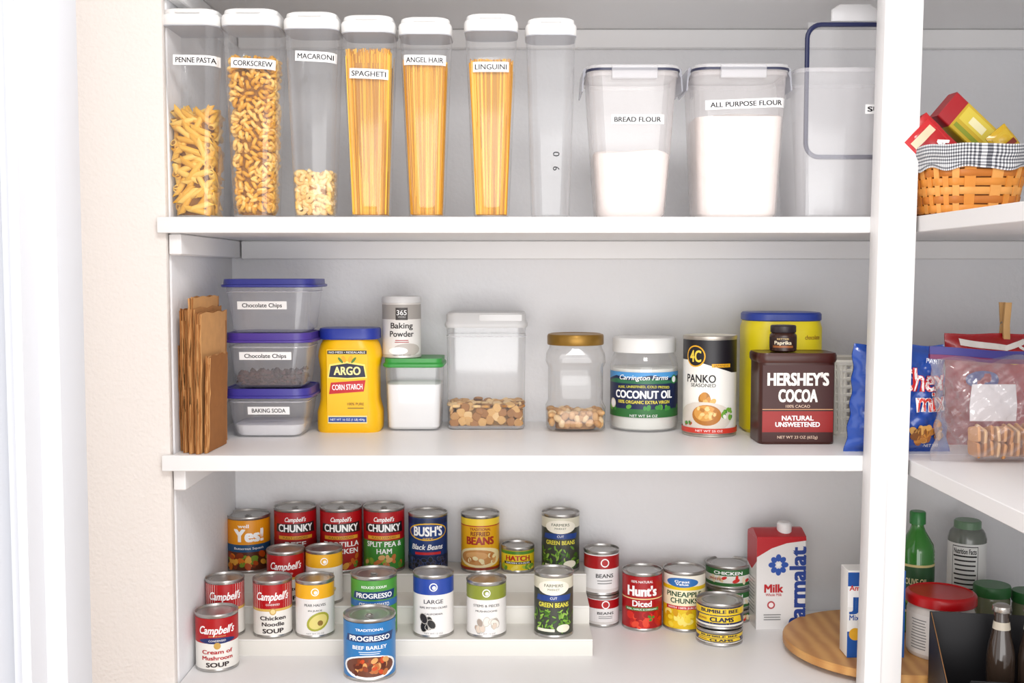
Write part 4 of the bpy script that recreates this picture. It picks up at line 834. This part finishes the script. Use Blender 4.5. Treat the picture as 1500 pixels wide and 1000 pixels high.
# red lid jar
x,y,w,d,H=place(1328,1427,0,850,LZ,Yf=.045); 
T=thing('food_jar',x,y,LZ,'wide jar with red lid and white label','jar',rot=-atan2(x,y-CY)); r=w/2; Hb=H-.020
m=M(); m.lathe([(r*.9,0),(r*.95,.004),(r*.95,Hb*.85),(r*.88,Hb)],pm('#ddd8d2',.3),n=12); part(m,'jar_body',T)
m=M(); m.lathe([(r*.97,Hb+.0003),(r,Hb+.002),(r,H-.006),(r*.97,H-.003),(r*.9,H-.001),(r*.86,H-.003)],pm('#c00812',.3),n=12); part(m,'lid',T,'red plastic lid')
m=M(); g=G(m,r,H,cylmap(r*.953),.005); g.R(0,.38,6,.62,'#eae6e2'); g.lines(-.65,.60,.55,11,.045,.014,'#777'); g.R(.45,.38,1.4,.62,'#b81820'); g.E(.3,.45,.4,.12,'#e8c060'); part(m,'printed_label',T)
# green lid jars
for (L,R,t,yy) in ((1426,1478,848,.155),(1482,1530,858,.15)):
    x,y,w,d,H=place(L,R,0,t,ZB,Yf=yy); T=thing('spice_jar',x,y,ZB,'clear jar with dark green lid','jar','green lid jars behind the black box'); r=w/2
    m=M(); m.lathe([(r*.9,0),(r*.96,.003),(r*.96,H-.024),(r*.9,H-.019)],pm('#7a7f62',.2,coat=.4),n=9); part(m,'jar_body',T)
    m=M(); m.lathe([(r*.98,H-.0185),(r,H-.016),(r,H-.003),(r*.95,H)],pm('#2c6a34',.35),n=9); part(m,'lid',T,'green lid')
# black carton holder with bottles: die-cut sides slope from a high back panel to a low front panel
BK=pm('#17161a',.5); KI=pm('#94683e',.8)
W,D=.22,.118; bx0,bz0=on_y(1336,891,-.005); Hh=bz0-ZB; Hl=Hh*.45; rz=.16
T=thing('bottle_carrier',bx0+.004+W/2*cos(rz)+D/2*sin(rz)*1.0,-.034-D/2,ZB,'black open cardboard bottle carrier','carrier',rot=-rz)
m=M(); t=.0013
m.box(-W/2,W/2,D/2-t,D/2,0,Hh,BK,.0003)
m.box(-W/2,W/2,-D/2,-D/2+t,0,Hl,BK,.0003)
m.box(-W/2+t,W/2-t,-D/2+t,D/2-t,0,.0012,BK,.0003)
for s in (-1,1):
    xs=sorted((s*W/2,s*(W/2-t)))
    pr=[(-D/2+t,0),(D/2-t,0),(D/2-t,Hh),(-D/2+t,Hl)]
    m.rings([[(X,p[0],p[1]) for p in pr] for X in xs][::-1],BK)
part(m,'carton_body',T)
pr=[(-D/2+.002,.002),(D/2-.002,.002),(D/2-.002,Hh*.99),(-D/2+.002,Hl*.99)]
m=M(); m.rings([[(X,p[0],p[1]) for p in pr] for X in (-W/2+.0028,-W/2+.0016)],KI); part(m,'inner_wall',T,'brown kraft inner wall')
m=M(); fw=W*.30   # torn top flap folded outward from the front panel
m.rings([[(X,-D/2+.0002,Hl),(X,-D/2-.0010,Hl),(X,-D/2-.016,Hl+.012),(X,-D/2-.015,Hl+.013)] for X in (-W/2+.03,-W/2+.03+fw)],BK); part(m,'flap',T)
for i,(q,Yb,tp) in enumerate(((1468,-.087,884),(1514,-.096,886))):
    X,zt=on_y(q,tp,Yb); hh=zt-ZB-.0015
    T=thing('glass_bottle',X,Yb,ZB+.0015,'dark glass bottle with silver crown cap in the carrier','bottle','bottles in the black carrier'); m=M()
    m.lathe([(.018,0),(.020,.003),(.020,hh*.52),(.0175,hh*.62),(.0125,hh*.76),(.011,hh*.82),(.0105,hh-.012)],pm('#3c3028',.1,coat=.6),n=7); m.lathe([(.0127,hh*.77),(.0112,hh*.84)],pm('#cfc6b4',.4),c0=False,c1=False,n=7); part(m,'bottle_body',T)
    m=M(); m.lathe([(.0130,hh-.0118),(.0138,hh-.010),(.0130,hh-.003),(.008,hh)],pm('#b8b4ae',.25,.9),n=7); part(m,'cap',T,'silver crown cap')
# ================================================================ LIGHT
w=bpy.data.worlds.new('W'); sc.world=w; w.use_nodes=True
w.node_tree.nodes['Background'].inputs[0].default_value=(1,.99,1,1); w.node_tree.nodes['Background'].inputs[1].default_value=1.3
def area(n,loc,tgt,sx,sy,e,c=(1,1,1)):
    l=bpy.data.lights.new(n,'AREA'); l.shape='RECTANGLE'; l.size=sx; l.size_y=sy; l.energy=e; l.color=c
    o=bpy.data.objects.new(n,l); COL.objects.link(o); o.location=loc; o.rotation_euler=(Vector(tgt)-Vector(loc)).to_track_quat('-Z','Y').to_euler()
area('ceiling_lamp',(.15,-1.45,2.40),(0,.2,1.1),.6,.4,14,(1,.98,.96))
area('room_fill',(.3,-2.7,1.0),(0,.3,1.1),2.4,1.6,37,(1,.99,.98))
# ================================================================ CAMERA
cam=bpy.data.cameras.new('camera'); cam.sensor_width=36; cam.lens=36*F/1500; cam.clip_start=.02
co=bpy.data.objects.new('camera',cam); COL.objects.link(co); co.location=(0,CY,CZ); co.rotation_euler=(pi/2-TH,0,0); sc.camera=co
